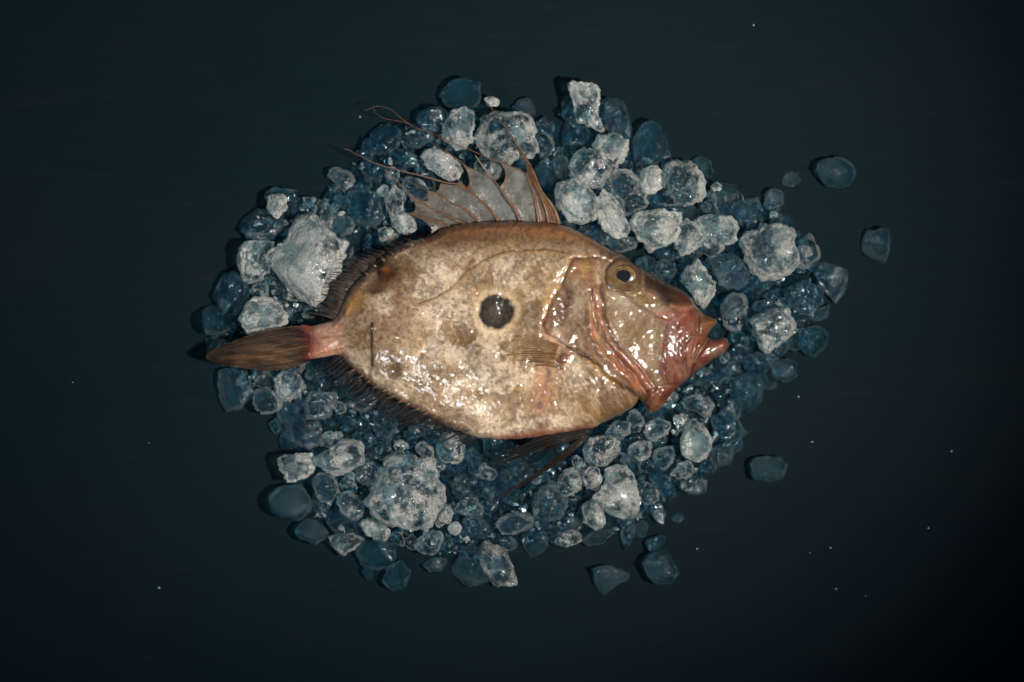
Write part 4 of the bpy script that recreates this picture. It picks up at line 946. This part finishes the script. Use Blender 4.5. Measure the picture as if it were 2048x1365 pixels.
ICE = r"""
R1 W 2 | 490,70 510,30 570,20 620,60 615,120 580,160 540,180 500,130 | small frosted ring of ice with a dark clear centre at the upper left rim
R1 B 0 | 470,30 520,-5 640,-10 740,10 755,80 700,130 640,125 520,110 | blue slab lying behind the small ring of ice at the upper left
R1 B 0 | 300,220 340,170 420,130 520,130 620,200 620,290 560,340 450,340 360,330 310,290 | clear blue lump just below the small ring of ice at the upper left
R1 W 1 | 265,490 300,400 360,350 450,330 520,340 540,380 500,430 500,520 490,560 440,630 380,630 300,580 | glassy lump with frosted lower rim, left neighbour of the biggest white chunk | f=.55
R1 W 2 | 630,250 640,200 690,165 780,150 830,200 880,250 930,310 1010,370 1000,450 970,520 920,620 860,720 750,810 640,830 560,770 510,650 470,520 470,440 510,390 600,340 | biggest white chunk, frosted and rugged, between the left rim and the rear dorsal fin | f=.84
R1 W 2 | 310,880 350,780 420,740 500,740 570,790 620,860 600,910 520,950 370,985 340,940 | round frosted chunk touching the upper edge of the tail fin
R1 C 1 | 380,700 430,630 490,640 510,720 430,745 | small glassy piece wedged above the frosted chunk at the tail fin
R1 B 0 | 130,640 180,560 270,560 350,640 390,710 330,780 300,880 180,820 130,720 | large wet blue block at the far left of the heap, above the tail tip
R1 B 0 | 45,800 130,740 200,790 280,880 330,930 300,990 200,1010 70,980 60,900 | speckled dark blue block at the far left, right above the tail tip
R1 B 0 | 60,1010 180,1000 260,1030 180,1080 100,1090 | thin blue sliver half under the tip of the tail fin
R1 B 0 | 870,0 920,-40 1000,0 1000,80 960,150 890,150 860,80 | upright blue block with a frosted foot on the upper left rim
R2 B 0 | 725,150 790,80 900,65 980,95 1000,170 960,250 860,275 760,240 | smooth blue oval pebble of ice at the very top of the heap
R2 B 0 | 570,330 620,270 700,255 780,300 760,400 690,430 600,410 | round blue piece under the crossing fin filaments, left of a frosted lump
R2 B 0 | 215,500 250,420 320,370 390,370 450,420 430,520 360,570 260,580 220,560 | dome of clear blue ice below the looped fin filament
R2 C 0 | 410,460 460,400 540,390 630,430 640,490 560,540 470,520 | grey-blue piece right where the two fin filaments join | f=.15
R2 B 0 | 345,570 400,530 480,560 560,590 560,660 450,680 370,640 | blue lump left of the tilted frosted bar, between the filaments
R2 B 0 | 175,630 280,640 380,690 340,760 220,770 175,700 | dim blue piece crossed by the lowest fin filament
R2 W 2 | 580,590 620,540 680,530 800,590 870,650 860,700 790,750 700,710 640,660 | tilted frosted bar of ice lying across the dorsal fin filaments | f=.86
R2 W 1 | 745,400 790,300 870,270 930,280 945,340 930,460 900,600 840,590 760,480 | upright chunk with white left side and dark window, above the tilted bar | f=.68
R2 W 2 | 980,350 1000,240 1060,220 1130,270 1250,290 1380,300 1420,380 1420,500 1340,580 1220,600 1180,650 1060,600 960,560 940,450 | wide rugged chunk behind the tip of the longest dorsal spine | f=.62
R2 C 2 | 1010,210 1060,178 1120,215 1100,245 1060,240 | small frosted knob at the tip of the longest dorsal spine | f=.8
R2 B 0 | 1200,260 1250,200 1330,190 1370,240 1360,300 1260,290 | blue piece peeping out behind the wide rugged chunk at the top
R2 W 1 | 945,610 1000,580 1090,630 1150,690 1110,745 1020,720 945,680 | glassy frosted piece with a pale fin filament in front of it | f=.6
R2 B 0 | 1365,660 1430,615 1500,620 1510,720 1460,830 1400,790 1370,720 | blue piece just right of the front dorsal spine
R2 C 1 | 1490,620 1540,590 1590,620 1600,720 1560,760 1500,720 | thin grey glassy piece right of the blue one by the front dorsal spine | f=.25
R2 C 1 | 465,790 500,730 570,740 640,830 620,890 530,890 480,840 | clear bubbled cube seen between the rear dorsal spines | f=.45
R2 W 2 | 330,860 380,800 450,810 490,870 460,920 470,970 540,1000 565,1050 510,1100 430,1110 380,1060 360,990 350,930 | bent frosted chunk under the rearmost dorsal spine | f=.7
R2 C 1 | 285,840 320,790 360,800 340,860 300,870 | tiny glassy bead left of the bent frosted chunk | f=.6
R2 B 0 | 20,890 100,830 250,820 330,880 360,990 280,1080 150,1080 40,1010 | large bubbly blue block left of the bent frosted chunk
R2 C 1 | 300,1090 350,1085 400,1110 360,1150 290,1170 | tiny glassy curl in the shade above the back of the fish | f=.5
R2 B 0 | 110,760 190,740 280,780 200,830 120,810 | small blue shard above the large bubbly blue block
R3 W 2 | 180,95 240,75 350,110 350,180 340,260 390,340 370,370 300,340 220,320 210,240 190,160 | tall frosted spur of ice at the upper right top of the heap | f=.75
R3 B 1 | 140,250 185,165 250,180 300,260 250,330 160,320 | blue shoulder of ice left of the tall frosted spur
R3 B 0 | 120,370 150,300 250,320 340,370 320,430 250,470 180,490 130,450 | broad blue lump at the foot of the tall frosted spur
R3 B 0 | 380,200 450,150 520,230 570,340 540,420 450,400 390,340 | blue slab right of the tall frosted spur
R3 B 0 | 550,430 580,360 650,290 700,320 740,410 760,500 700,560 620,590 560,520 | big blue egg with a pale outline on the upper right rim
R3 W 2 | 315,440 350,400 430,380 500,410 525,470 510,540 450,590 400,560 360,500 | shiny round frosted knob between the blue egg and the front dorsal fin | f=.7
R3 W 1 | 170,580 190,520 250,480 320,470 390,500 450,580 410,640 390,700 290,690 210,650 | cloudy grey chunk leaning on the shiny round knob | f=.5
R3 W 2 | 90,730 120,660 200,660 280,700 335,780 320,860 250,915 180,890 110,820 | frosted oval chunk right of the front of the dorsal fin | f=.72
R3 W 1 | 400,700 420,610 490,590 580,620 640,690 630,800 590,850 520,870 480,780 | tall cloudy chunk in the middle of the upper right heap | f=.55
R3 W 2 | 590,640 620,590 690,570 745,630 740,690 670,730 610,720 | bright white knob on the tall cloudy chunk of the upper right heap | f=.92
R3 W 2 | 345,770 380,720 450,730 490,790 490,860 530,930 510,980 440,990 380,940 350,880 | bright white upright chunk above the nape of the fish | f=.9
R3 W 2 | 730,570 800,520 890,520 940,590 1000,680 1000,740 930,780 830,790 750,750 730,660 | large rounded chunk with a blue window on the upper right | f=.6
R3 B 0 | 905,540 950,510 1010,550 1030,620 1000,660 950,590 | blue wedge behind the large rounded chunk on the upper right
R3 W 2 | 540,920 600,850 720,840 830,860 830,940 820,1020 740,1040 660,1075 610,1020 | broad white chunk straight above the eye of the fish | f=.8
R3 W 2 | 820,920 870,900 960,940 975,1020 930,1080 860,1095 800,1060 810,990 | round chunk with clear middle, right of the broad white chunk above the eye | f=.62
R3 W 2 | 920,910 990,860 1080,860 1150,900 1160,1000 1080,1030 1000,1020 950,960 | frosted chunk at the right end of the row above the eye | f=.66
R3 C 1 | 345,1000 400,960 500,990 580,1000 570,1050 500,1090 430,1070 | smooth grey oval pressed against the forehead of the fish | f=.4
R3 W 2 | 1165,1050 1200,980 1290,940 1340,890 1430,900 1490,960 1500,1050 1530,1130 1535,1210 1460,1250 1360,1285 1290,1240 1230,1180 1220,1140 | largest frosted chunk at the right side, with a clear bluish upper half | f=.66
R7 W 2 | 125,280 180,220 240,210 300,280 350,350 370,410 310,480 250,430 200,350 | frosted chunk with a glassy lower half lying against the snout | f=.66
R3 C 1 | 1010,1140 1050,1095 1160,1100 1230,1170 1270,1240 1250,1310 1180,1320 1080,1270 | clear angular chunk with glints, left of the largest right-hand chunk | f=.22
R3 B 0 | 1150,790 1220,750 1300,760 1330,830 1260,880 1180,860 | blue flat piece on the upper right rim, left of a twin-humped one
R3 B 0 | 1340,740 1380,705 1450,720 1450,790 1380,830 1330,800 | humped blue piece at the outer upper right rim
R3 B 0 | 1400,870 1440,850 1500,860 1525,910 1480,960 1420,930 | blue piece behind the top of the largest right-hand chunk
R3 B 0 | 1500,950 1560,940 1590,1010 1580,1090 1520,1100 1500,1030 | blue piece right of the largest right-hand chunk
R3 B 0 | 1630,600 1680,540 1760,510 1830,540 1870,610 1840,680 1760,700 1680,670 | lone smooth blue drop of ice with a bright glint at the upper right
R3 B 0 | 1440,640 1470,605 1540,610 1550,660 1500,690 1450,680 | thin melting film of ice on the board left of the lone upper right drop | h=.3
R3 B 0 | 1040,830 1100,790 1160,840 1150,900 1080,880 | blue piece right of the frosted row above the eye
R3 C 1 | 955,810 990,780 1030,810 1010,850 970,840 | small clear bead above the right end of the frosted row | f=.3
R3 C 2 | 1020,690 1050,668 1080,690 1060,715 1030,712 | tiny white crumb right of the large rounded chunk on the upper right | f=.8
R3 C 0 | 570,1120 640,1100 680,1130 660,1190 590,1180 | dark glassy piece above the eye, in the shade | f=.2
R3 C 0 | 690,1150 740,1110 800,1150 800,1220 740,1240 690,1200 | dark round piece above the snout, in the shade | f=.25
R3 C 0 | 780,1080 840,1070 860,1110 820,1140 | tiny dark bead under the row of white chunks above the eye | f=.2
R3 B 0 | 640,760 700,720 750,760 740,830 670,840 | blue piece under the bright white knob of the upper right heap
R3 C 0 | 830,830 890,800 950,830 940,880 860,890 | dark clear piece below the large rounded chunk on the upper right | f=.1
R7 B 0 | 820,220 900,215 1000,260 990,340 940,410 850,330 | pointed blue slab with glints at the far right rim
R7 B 0 | 690,350 780,310 860,340 870,420 800,480 720,450 | blue dome left of the pointed slab at the far right
R7 B 0 | 800,490 850,450 920,430 900,490 830,520 | narrow blue shard below the pointed slab at the far right
R7 B 0 | 760,600 790,550 850,535 905,580 895,640 830,690 770,670 | round blue piece on the right rim, level with the mouth
R7 W 2 | 520,490 580,445 680,450 740,520 720,580 660,610 610,670 550,640 530,560 | frosted grey chunk to the right of the open mouth | f=.58
R7 C 1 | 510,440 560,405 650,415 640,455 540,490 | dark glassy piece behind the frosted chunk right of the mouth | f=.2
R7 C 1 | 360,430 420,370 480,380 490,440 440,480 380,500 | clear piece at the tip of the snout, below the angular chunk | f=.34
R7 B 0 | 620,740 680,700 740,720 740,790 680,820 620,790 | hazy blue lump below the round blue piece on the right rim
R7 C 0 | 540,690 600,670 660,690 650,720 570,730 | sparkling crumbly piece under the frosted chunk right of the mouth | f=.3
R7 B 0 | 400,820 480,770 560,780 590,850 570,930 480,985 420,940 390,880 | large dark blue block at the lower right, right of the chin
R7 B 0 | 1060,150 1100,60 1200,45 1205,120 1195,225 1120,215 | lone blue triangle of ice on the board at the far right
R7 B 0 | 515,1230 530,1200 650,1195 690,1240 670,1310 590,1320 520,1300 | lone blue block on the board at the lower right
R7 B 0 | 310,1000 400,960 480,1050 500,1080 430,1120 330,1090 | blue piece on the lower right rim, right of the tall white chunk
R7 B 0 | 290,1180 380,1120 430,1160 420,1230 340,1270 | blue piece below it on the lower right rim, above the lone block
R7 W 2 | 150,1130 190,1020 250,1010 300,1060 320,1110 300,1190 240,1225 180,1190 | tall white chunk in the lower right of the heap below the chin | f=.72
R7 C 1 | 20,1180 60,1140 110,1150 120,1220 90,1260 30,1250 | clear square cube left of the tall white chunk at the lower right | f=.4
R7 C 1 | 105,1280 140,1230 200,1220 240,1250 230,1300 160,1315 | glassy frosted piece under the tall white chunk at the lower right | f=.55
R6 C 1 | 1145,320 1170,270 1230,240 1300,260 1290,320 1220,360 1160,350 | clear rounded piece right below the pointed chin | f=.5
R7 C 1 | 110,940 150,890 220,880 310,900 330,950 290,1000 220,960 150,960 | sparkling glassy mass under the lower jaw | f=.36
R7 C 1 | 120,1000 160,980 200,1010 180,1060 140,1070 | small clear bead under the sparkling mass by the jaw | f=.5
R7 B 0 | 400,540 470,500 530,560 520,650 430,640 400,600 | dark blue piece in front of the open mouth
R7 B 0 | 560,380 650,340 700,380 690,440 620,410 | dark blue piece under the lower tip of the largest right-hand chunk
R7 C 1 | 350,690 390,670 405,700 370,725 | small grey shard at the lower lip | f=.4
R6 C 1 | 1050,410 1100,370 1200,380 1210,460 1120,480 1060,450 | glassy lump left of the clear square cube at the lower right | f=.42
R6 C 0 | 1110,500 1160,460 1210,500 1190,570 1130,550 | narrow clear piece below the glassy lump at the lower right | f=.4
R6 W 2 | 865,700 920,620 930,540 980,490 1060,530 1090,590 1110,680 1130,790 1100,860 1040,880 960,840 900,780 | big tall white chunk at the bottom right of the heap | f=.7
R6 W 2 | 790,560 830,510 880,530 895,600 870,660 810,650 | small upright frosted oval left of the big tall white chunk | f=.68
R6 C 2 | 760,420 830,350 920,330 1000,370 1000,440 930,510 840,500 790,470 | wide cloudy grey chunk right of the pelvic fin | f=.5
R6 C 2 | 930,330 940,290 1000,250 1060,260 1060,320 1000,360 | clear chip with bright glints on top of the wide cloudy chunk | f=.35
R6 C 1 | 1060,200 1110,180 1150,230 1120,310 1060,340 | grey piece under the throat of the fish | f=.36
R6 C 1 | 620,600 660,540 740,520 790,580 780,650 690,680 640,650 | clear round piece with a frosted rim, right of the long pelvic ray | f=.45
R6 C 1 | 720,460 760,460 830,520 780,560 740,520 | small frosted wedge right beside the pelvic fin | f=.6
R6 C 2 | 780,760 830,700 890,760 915,850 860,880 800,840 | glittering clear piece at the foot of the big tall white chunk | f=.5
R6 C 1 | 480,720 540,640 640,640 700,720 680,800 600,830 510,810 | large dark clear chunk in the middle of the lower heap | f=.25
R6 C 1 | 280,850 320,800 460,785 495,830 490,890 400,910 310,910 | clear oblong block with a pale outline near the bottom middle | f=.33
R6 B 0 | 390,950 480,900 600,950 600,1000 550,1050 450,1070 420,1000 | blue wedge with a frosted tip on the bottom rim
R6 C 1 | 620,960 690,900 760,900 780,960 720,980 640,985 | crumbly pinkish grey piece on the bottom rim | f=.5
R6 C 1 | 770,950 830,910 930,880 980,900 920,950 830,990 | clear flat wedge on the bottom rim, under the big tall white chunk | f=.25
R6 C 0 | 300,970 340,930 390,950 400,1000 350,1020 | small dark glassy piece between the ridged block and the blue wedge | f=.25
R6 B 0 | 200,560 300,530 410,520 420,600 380,650 300,680 210,640 | square blue block between the two pelvic ray bundles
R6 B 0 | 160,740 230,700 290,720 280,790 180,800 | blue piece at the end of the long pelvic ray
R6 B 0 | 80,830 150,800 230,850 250,920 180,950 100,930 | blue piece above the ridged block at the bottom
R6 C 2 | 0,870 30,845 65,865 60,900 30,930 0,900 | tiny bright heart-shaped chip near the bottom middle | f=.75
R6 B 0 | -20,1110 50,1000 100,985 160,990 220,1130 240,1215 60,1220 10,1190 | dark ribbed left half of the block at the bottom of the heap
R6 W 1 | 155,980 220,960 310,1000 370,1100 400,1195 270,1220 230,1180 190,1080 | pale frosted right half of the block at the bottom of the heap | f=.52
R6 B 0 | 1150,1080 1200,1020 1290,1020 1350,1130 1330,1190 1220,1210 1170,1160 | lone rounded blue piece on the board below the lower right of the heap
R6 B 0 | 1160,970 1210,930 1290,930 1280,980 1200,1020 | blue cap touching the top of the lone rounded piece at the lower right
R6 B 0 | 850,1120 960,1105 1090,1160 1080,1210 980,1230 930,1280 870,1270 | lone flat blue wedge on the board below the heap, with a bright left edge
R6 B 0 | 1010,940 1070,930 1070,970 1010,970 | tiny blue crumb on the board under the big tall white chunk
R6 B 0 | 1190,760 1240,730 1280,790 1260,850 1200,830 | blue piece right of the big tall white chunk at the bottom right
R6 B 0 | 1240,620 1290,600 1330,640 1310,710 1260,700 | blue oval on the lower right rim, up from the tall chunk
R6 B 0 | 1330,600 1430,570 1520,600 1520,680 1440,680 1360,640 | wide blue piece on the lower right rim under the glassy frosted one
R6 C 0 | 1110,590 1150,570 1165,610 1130,650 | tiny clear bead right of the big tall white chunk | f=.3
R6 B 0 | 1300,820 1350,790 1395,810 1350,850 | small blue shard on the board right of the big tall white chunk
R6 B 0 | 1050,890 1130,840 1180,860 1150,930 1070,930 | blue piece at the lower foot of the big tall white chunk
R6 C 0 | 340,420 380,390 440,400 420,440 350,440 | small dark chip under the upper pelvic ray bundle | f=.3
R5 B 0 | 110,240 130,170 220,150 310,190 320,290 250,380 160,400 130,340 | blue block with a pale speckled rim below the tail fin at the left
R5 C 0 | 305,210 360,170 440,180 450,240 400,270 330,250 | dark crumbly piece under the middle of the tail fin | f=.35
R5 C 1 | 440,240 470,180 540,150 580,190 600,260 550,320 490,340 450,290 | frosted rim piece directly under the tail stalk | f=.5
R5 C 1 | 320,290 350,265 430,280 470,350 430,410 370,400 325,370 | grey glassy piece between the speckled blue block and the piece under the tail stalk | f=.42
R5 B 0 | 400,460 450,420 475,490 440,515 | small blue piece on the lower left rim
R5 C 0 | 470,480 510,420 620,410 700,480 680,560 620,600 530,560 480,530 | dark bubbly lump on the lower left, outside the anal fin | f=.25
R5 C 1 | 590,350 640,290 740,290 770,330 740,420 650,430 600,400 | dark glassy chunk under the tips of the anal fin | f=.25
R5 C 1 | 690,530 740,500 770,540 740,580 700,580 | small crumbly grey knob above the pale bar at the lower left | f=.5
R5 W 2 | 660,650 730,600 820,530 920,530 935,600 910,670 820,730 760,750 700,710 | slanted pale bar of ice at the lower left of the heap | f=.6
R5 W 2 | 440,645 520,635 640,625 665,670 655,740 590,755 520,770 470,710 | white-rimmed block sticking out at the lower left of the heap | f=.78
R5 C 1 | 640,760 690,710 760,740 775,830 740,930 690,900 650,830 | glassy upright piece below the white-rimmed block | f=.4
R5 B 0 | 410,930 420,840 480,800 580,790 630,860 620,940 560,985 470,960 | bright blue wet chunk with a glint on the lower left rim
R5 B 0 | 555,1040 580,990 650,980 720,1040 720,1100 640,1110 570,1080 | dark blue piece with sparks below the bright blue chunk
R5 C 1 | 780,860 850,830 920,900 900,970 840,980 790,930 | clear piece with a bright spark left of the great lower chunk | f=.35
R5 C 0 | 690,960 760,920 850,980 910,1040 830,1070 730,1050 | dark clear slab left of the great lower chunk | f=.22
R5 C 1 | 730,1090 780,1060 850,1060 915,1090 870,1140 800,1170 740,1140 | grey rounded piece on the bottom left rim | f=.45
R5 C 1 | 900,1010 950,980 1040,1010 1060,1070 1010,1100 940,1060 | frosted oval just below the great lower chunk at its left | f=.55
R5 W 2 | 940,880 990,800 1040,740 1030,660 1070,630 1180,630 1310,660 1330,760 1370,850 1340,920 1280,1010 1170,1025 1050,1000 990,940 | great rough chunk in the lower heap below the belly | f=.64
R5 W 1 | 1300,960 1360,900 1400,930 1390,990 1330,1025 | frosted lump at the right foot of the great lower chunk | f=.62
R5 C 1 | 1205,590 1240,560 1300,590 1300,640 1240,640 | clear ring-like bead on top of the great lower chunk | f=.5
R5 C 1 | 1090,570 1130,540 1160,570 1140,600 1100,600 | tiny bright knot between the belly edge and the great lower chunk | f=.6
R5 C 0 | 975,600 1000,570 1030,590 1010,630 | tiny pale crumb left of the top of the great lower chunk | f=.6
R5 C 0 | 1060,1080 1090,1030 1130,1060 1140,1130 1100,1130 | small frosted piece below the middle of the great lower chunk | f=.5
R5 C 0 | 1130,1100 1190,1060 1220,1100 1170,1140 | small crumbly piece below the great lower chunk, second from its left | f=.5
R5 C 1 | 1210,1120 1260,1050 1340,1050 1360,1100 1300,1170 1240,1160 | grey piece below the right end of the great lower chunk | f=.4
R5 B 0 | 880,1180 900,1120 970,1095 1080,1110 1100,1180 1060,1240 970,1255 900,1230 | blue oval with a pale outline on the bottom rim, left of the ribbed block
R5 B 0 | 1020,1320 1060,1240 1130,1210 1175,1270 1150,1340 1080,1370 | faint blue piece lowest on the board below the blue oval
R5 B 0 | 910,1260 950,1240 980,1280 950,1310 | tiny blue drop under the blue oval on the bottom rim
R5 B 0 | 1250,1230 1300,1190 1380,1200 1360,1260 1290,1260 | blue piece left of the ribbed block at the bottom
R5 C 1 | 800,770 840,720 870,750 850,800 810,810 | small curled chip under the slanted pale bar | f=.55
R5 C 0 | 930,790 970,760 990,800 950,830 | small dark crumb left of the great lower chunk | f=.4
P W 1 | 672,438 690,430 706,446 700,466 682,470 | small pale piece touching the upper right of the biggest white chunk | f=.3
"""
traced = []
def build_ice():
    for n, ln in enumerate(l for l in ICE.strip().splitlines()):
        parts = [p.strip() for p in ln.split('|')]
        win, kind, lev = parts[0].split()
        opt = dict(o.split('=') for o in parts[3].split()) if len(parts) > 3 else {}
        poly = px(win, parts[1]); traced.append(poly)
        ice_chunk(poly, kind, int(lev), parts[2], n + 1, float(opt.get('h', 1.0)), float(opt['f']) if 'f' in opt else None)
build_ice()

HEAP = px('P', '450,560 500,430 550,392 640,380 735,270 860,225 990,215 1075,240 1140,200 1240,215 1325,280 1405,340 1480,395 1570,410 1600,480 1670,545 1630,640 1570,720 1520,800 1470,900 1410,965 1320,1025 1225,1080 1060,1100 1000,1150 890,1125 770,1100 670,1070 590,990 570,900 530,820 460,795 440,720 420,640')
def build_label(x, y, used):                 # name the nearest big piece and the side the chip lies on
    o = sorted(range(len(cents)), key=lambda i: (cents[i][0] - x) ** 2 + (cents[i][1] - y) ** 2)
    for i in o:
        dx, dy = x - cents[i][0], y - cents[i][1]
        side = ('right of' if dx > 0 else 'left of') if abs(dx) > abs(dy) else ('below' if dy > 0 else 'above')
        t = 'clear chip just %s the %s' % (side, names[i].split(',')[0])
        if len(t.split()) <= 16 and t not in used: return t
def build_fillers():
    r = np.random.default_rng(23); pts = []
    core = OUTD
    for _ in range(9000):
        x, y = r.uniform(410, 1690), r.uniform(180, 1160)
        if not inside(np.array([x]), np.array([y]), HEAP)[0]: continue
        if inside(np.array([x]), np.array([y]), core)[0] and dist_poly(np.array([x]), np.array([y]), core[::6], True)[0][0] > 6: continue
        if any(abs(x - a) < 60 and abs(y - b) < 60 and inside(np.array([x]), np.array([y]), p)[0] for p, (a, b) in zip(traced, cents)): continue
        if any((x - a) ** 2 + (y - b) ** 2 < 25 ** 2 for a, b in pts): continue
        pts.append((x, y))
        if len(pts) >= 140: break
    used = set()
    for n, (x, y) in enumerate(pts):
        lab = build_label(x, y, used); used.add(lab)
        rr = r.uniform(16, 33); k = int(r.integers(5, 8)); ang = np.sort(r.uniform(0, 2 * math.pi, k)) * 0.3 + np.linspace(0, 2 * math.pi, k, endpoint=False) * 0.7
        rad = rr * r.uniform(0.62, 1.3, k); el = r.uniform(0.72, 1.35)
        poly = np.stack([x + rad * np.cos(ang) * el, y + rad * np.sin(ang) / el], -1)
        f = r.choice([0.08, 0.2, 0.35, 0.5], p=[.35, .3, .2, .15])
        ice_chunk(poly, 'B' if f < 0.1 else 'C', 0, lab, 500 + n, 1.0, f)
cents = [p.mean(0) for p in traced]
names = [l.split('|')[2].strip() for l in ICE.strip().splitlines()]
build_fillers()

# fine crumbs and slush of crushed ice between the pieces: nobody could count them
def build_crumbs(name, label, seed, N, lo, hi, big, thr, col, zmax):
    r = np.random.default_rng(seed); D, F = ico(1); hp = spline(HEAP, 200, True); hp = hp.mean(0) + (hp - hp.mean(0)) * 0.97
    x = r.uniform(405, 1700, N * 4); y = r.uniform(170, 1180, N * 4)
    ok = inside(x, y, hp)
    din = dist_poly(x, y, OUTD[::8], True)[0]; ok &= ~(inside(x, y, OUTD[::4]) & (din > 14))
    ok &= fbm(np.stack([x / 60, y / 60], -1), 71, 2) > thr
    x, y = x[ok][:N], y[ok][:N]
    VV, FF = [], []
    for i in range(len(x)):
        q = (r.uniform(lo, hi) if r.random() < .8 else r.uniform(hi, big)) * r.uniform(0.55, 1.5, 3); z = r.uniform(0.5, zmax)
        P = D * q * (1 + 0.32 * r.normal(size=(len(D), 1)))
        a = r.uniform(0, 6.28); ca, sa = math.cos(a), math.sin(a)
        P = np.stack([P[:, 0] * ca - P[:, 1] * sa, P[:, 0] * sa + P[:, 1] * ca, P[:, 2] * 0.8], -1)
        P[:, 2] = np.maximum(P[:, 2] + z, 0.3)
        VV.append(P * S + np.array(at(x[i], y[i], z * U)) * [1, 1, 0]); FF.append(F + i * len(D))
    o = link(name, new_mesh(name, np.concatenate(VV), np.concatenate(FF), False), M_ICE)
    o.color = col
    tag(o, label, 'crushed ice', kind='stuff')
build_crumbs('ice_crumbs', 'fine crushed ice crumbs scattered between the larger pieces', 5, 2600, 1.3, 4.0, 6.5, -0.12, (0.45, 0.05, 0, 1), 26)
build_crumbs('ice_slush', 'dark wet slush of broken ice filling the gaps of the heap', 6, 2400, 5.0, 11.0, 17.0, -1.0, (0.16, 0.05, 0, 1), 12)

# ------------------------------------------------------------------ melt drops on the board
DROPS = [(1507, 51, 4, 'top right, far above the heap'), (1586, 373, 3, 'beside the thin melting film of ice'), (1903, 903, 4, 'far right, lower half of the board'),
         (1857, 1056, 4, 'lower right corner area of the board'), (1661, 1096, 4, 'lower right, among short splash marks'), (1672, 1178, 4, 'lower right, below the splash marks'),
         (1731, 1192, 3, 'lower right, right of the one below the splash marks'), (1620, 1106, 3, 'lower right, left end of the splash marks'), (318, 1176, 5, 'bottom left of the board'),
         (297, 886, 3, 'left of the heap at belly height'), (145, 765, 3, 'far left, level with the tail fin'), (720, 234, 4, 'above the end of the looped fin filament'), (1597, 794, 4, 'right of the heap, level with the chin'),
         (1624, 884, 4, 'right of the heap, above the lone block'), (1394, 1098, 4, 'below the heap, right of centre')]
def build_drops():
    D, F = ico(3)
    for n, (x, y, r, where) in enumerate(DROPS):
        a = np.random.default_rng(n).uniform(0.8, 1.25)
        r = r * (0.62 if r > 3 else 0.45); P = D * np.array([r * a, r / a, r * 0.8]); P[:, 2] = np.maximum(P[:, 2], -0.15 * r) + 0.15 * r
        o = link('water_droplet', new_mesh('water_droplet', P * U, F), M_WATER, None, at(x, y, 0.00008))
        tag(o, 'tiny water drop on the board, ' + where, 'water drop', 'drops of melt water on the board')
build_drops()
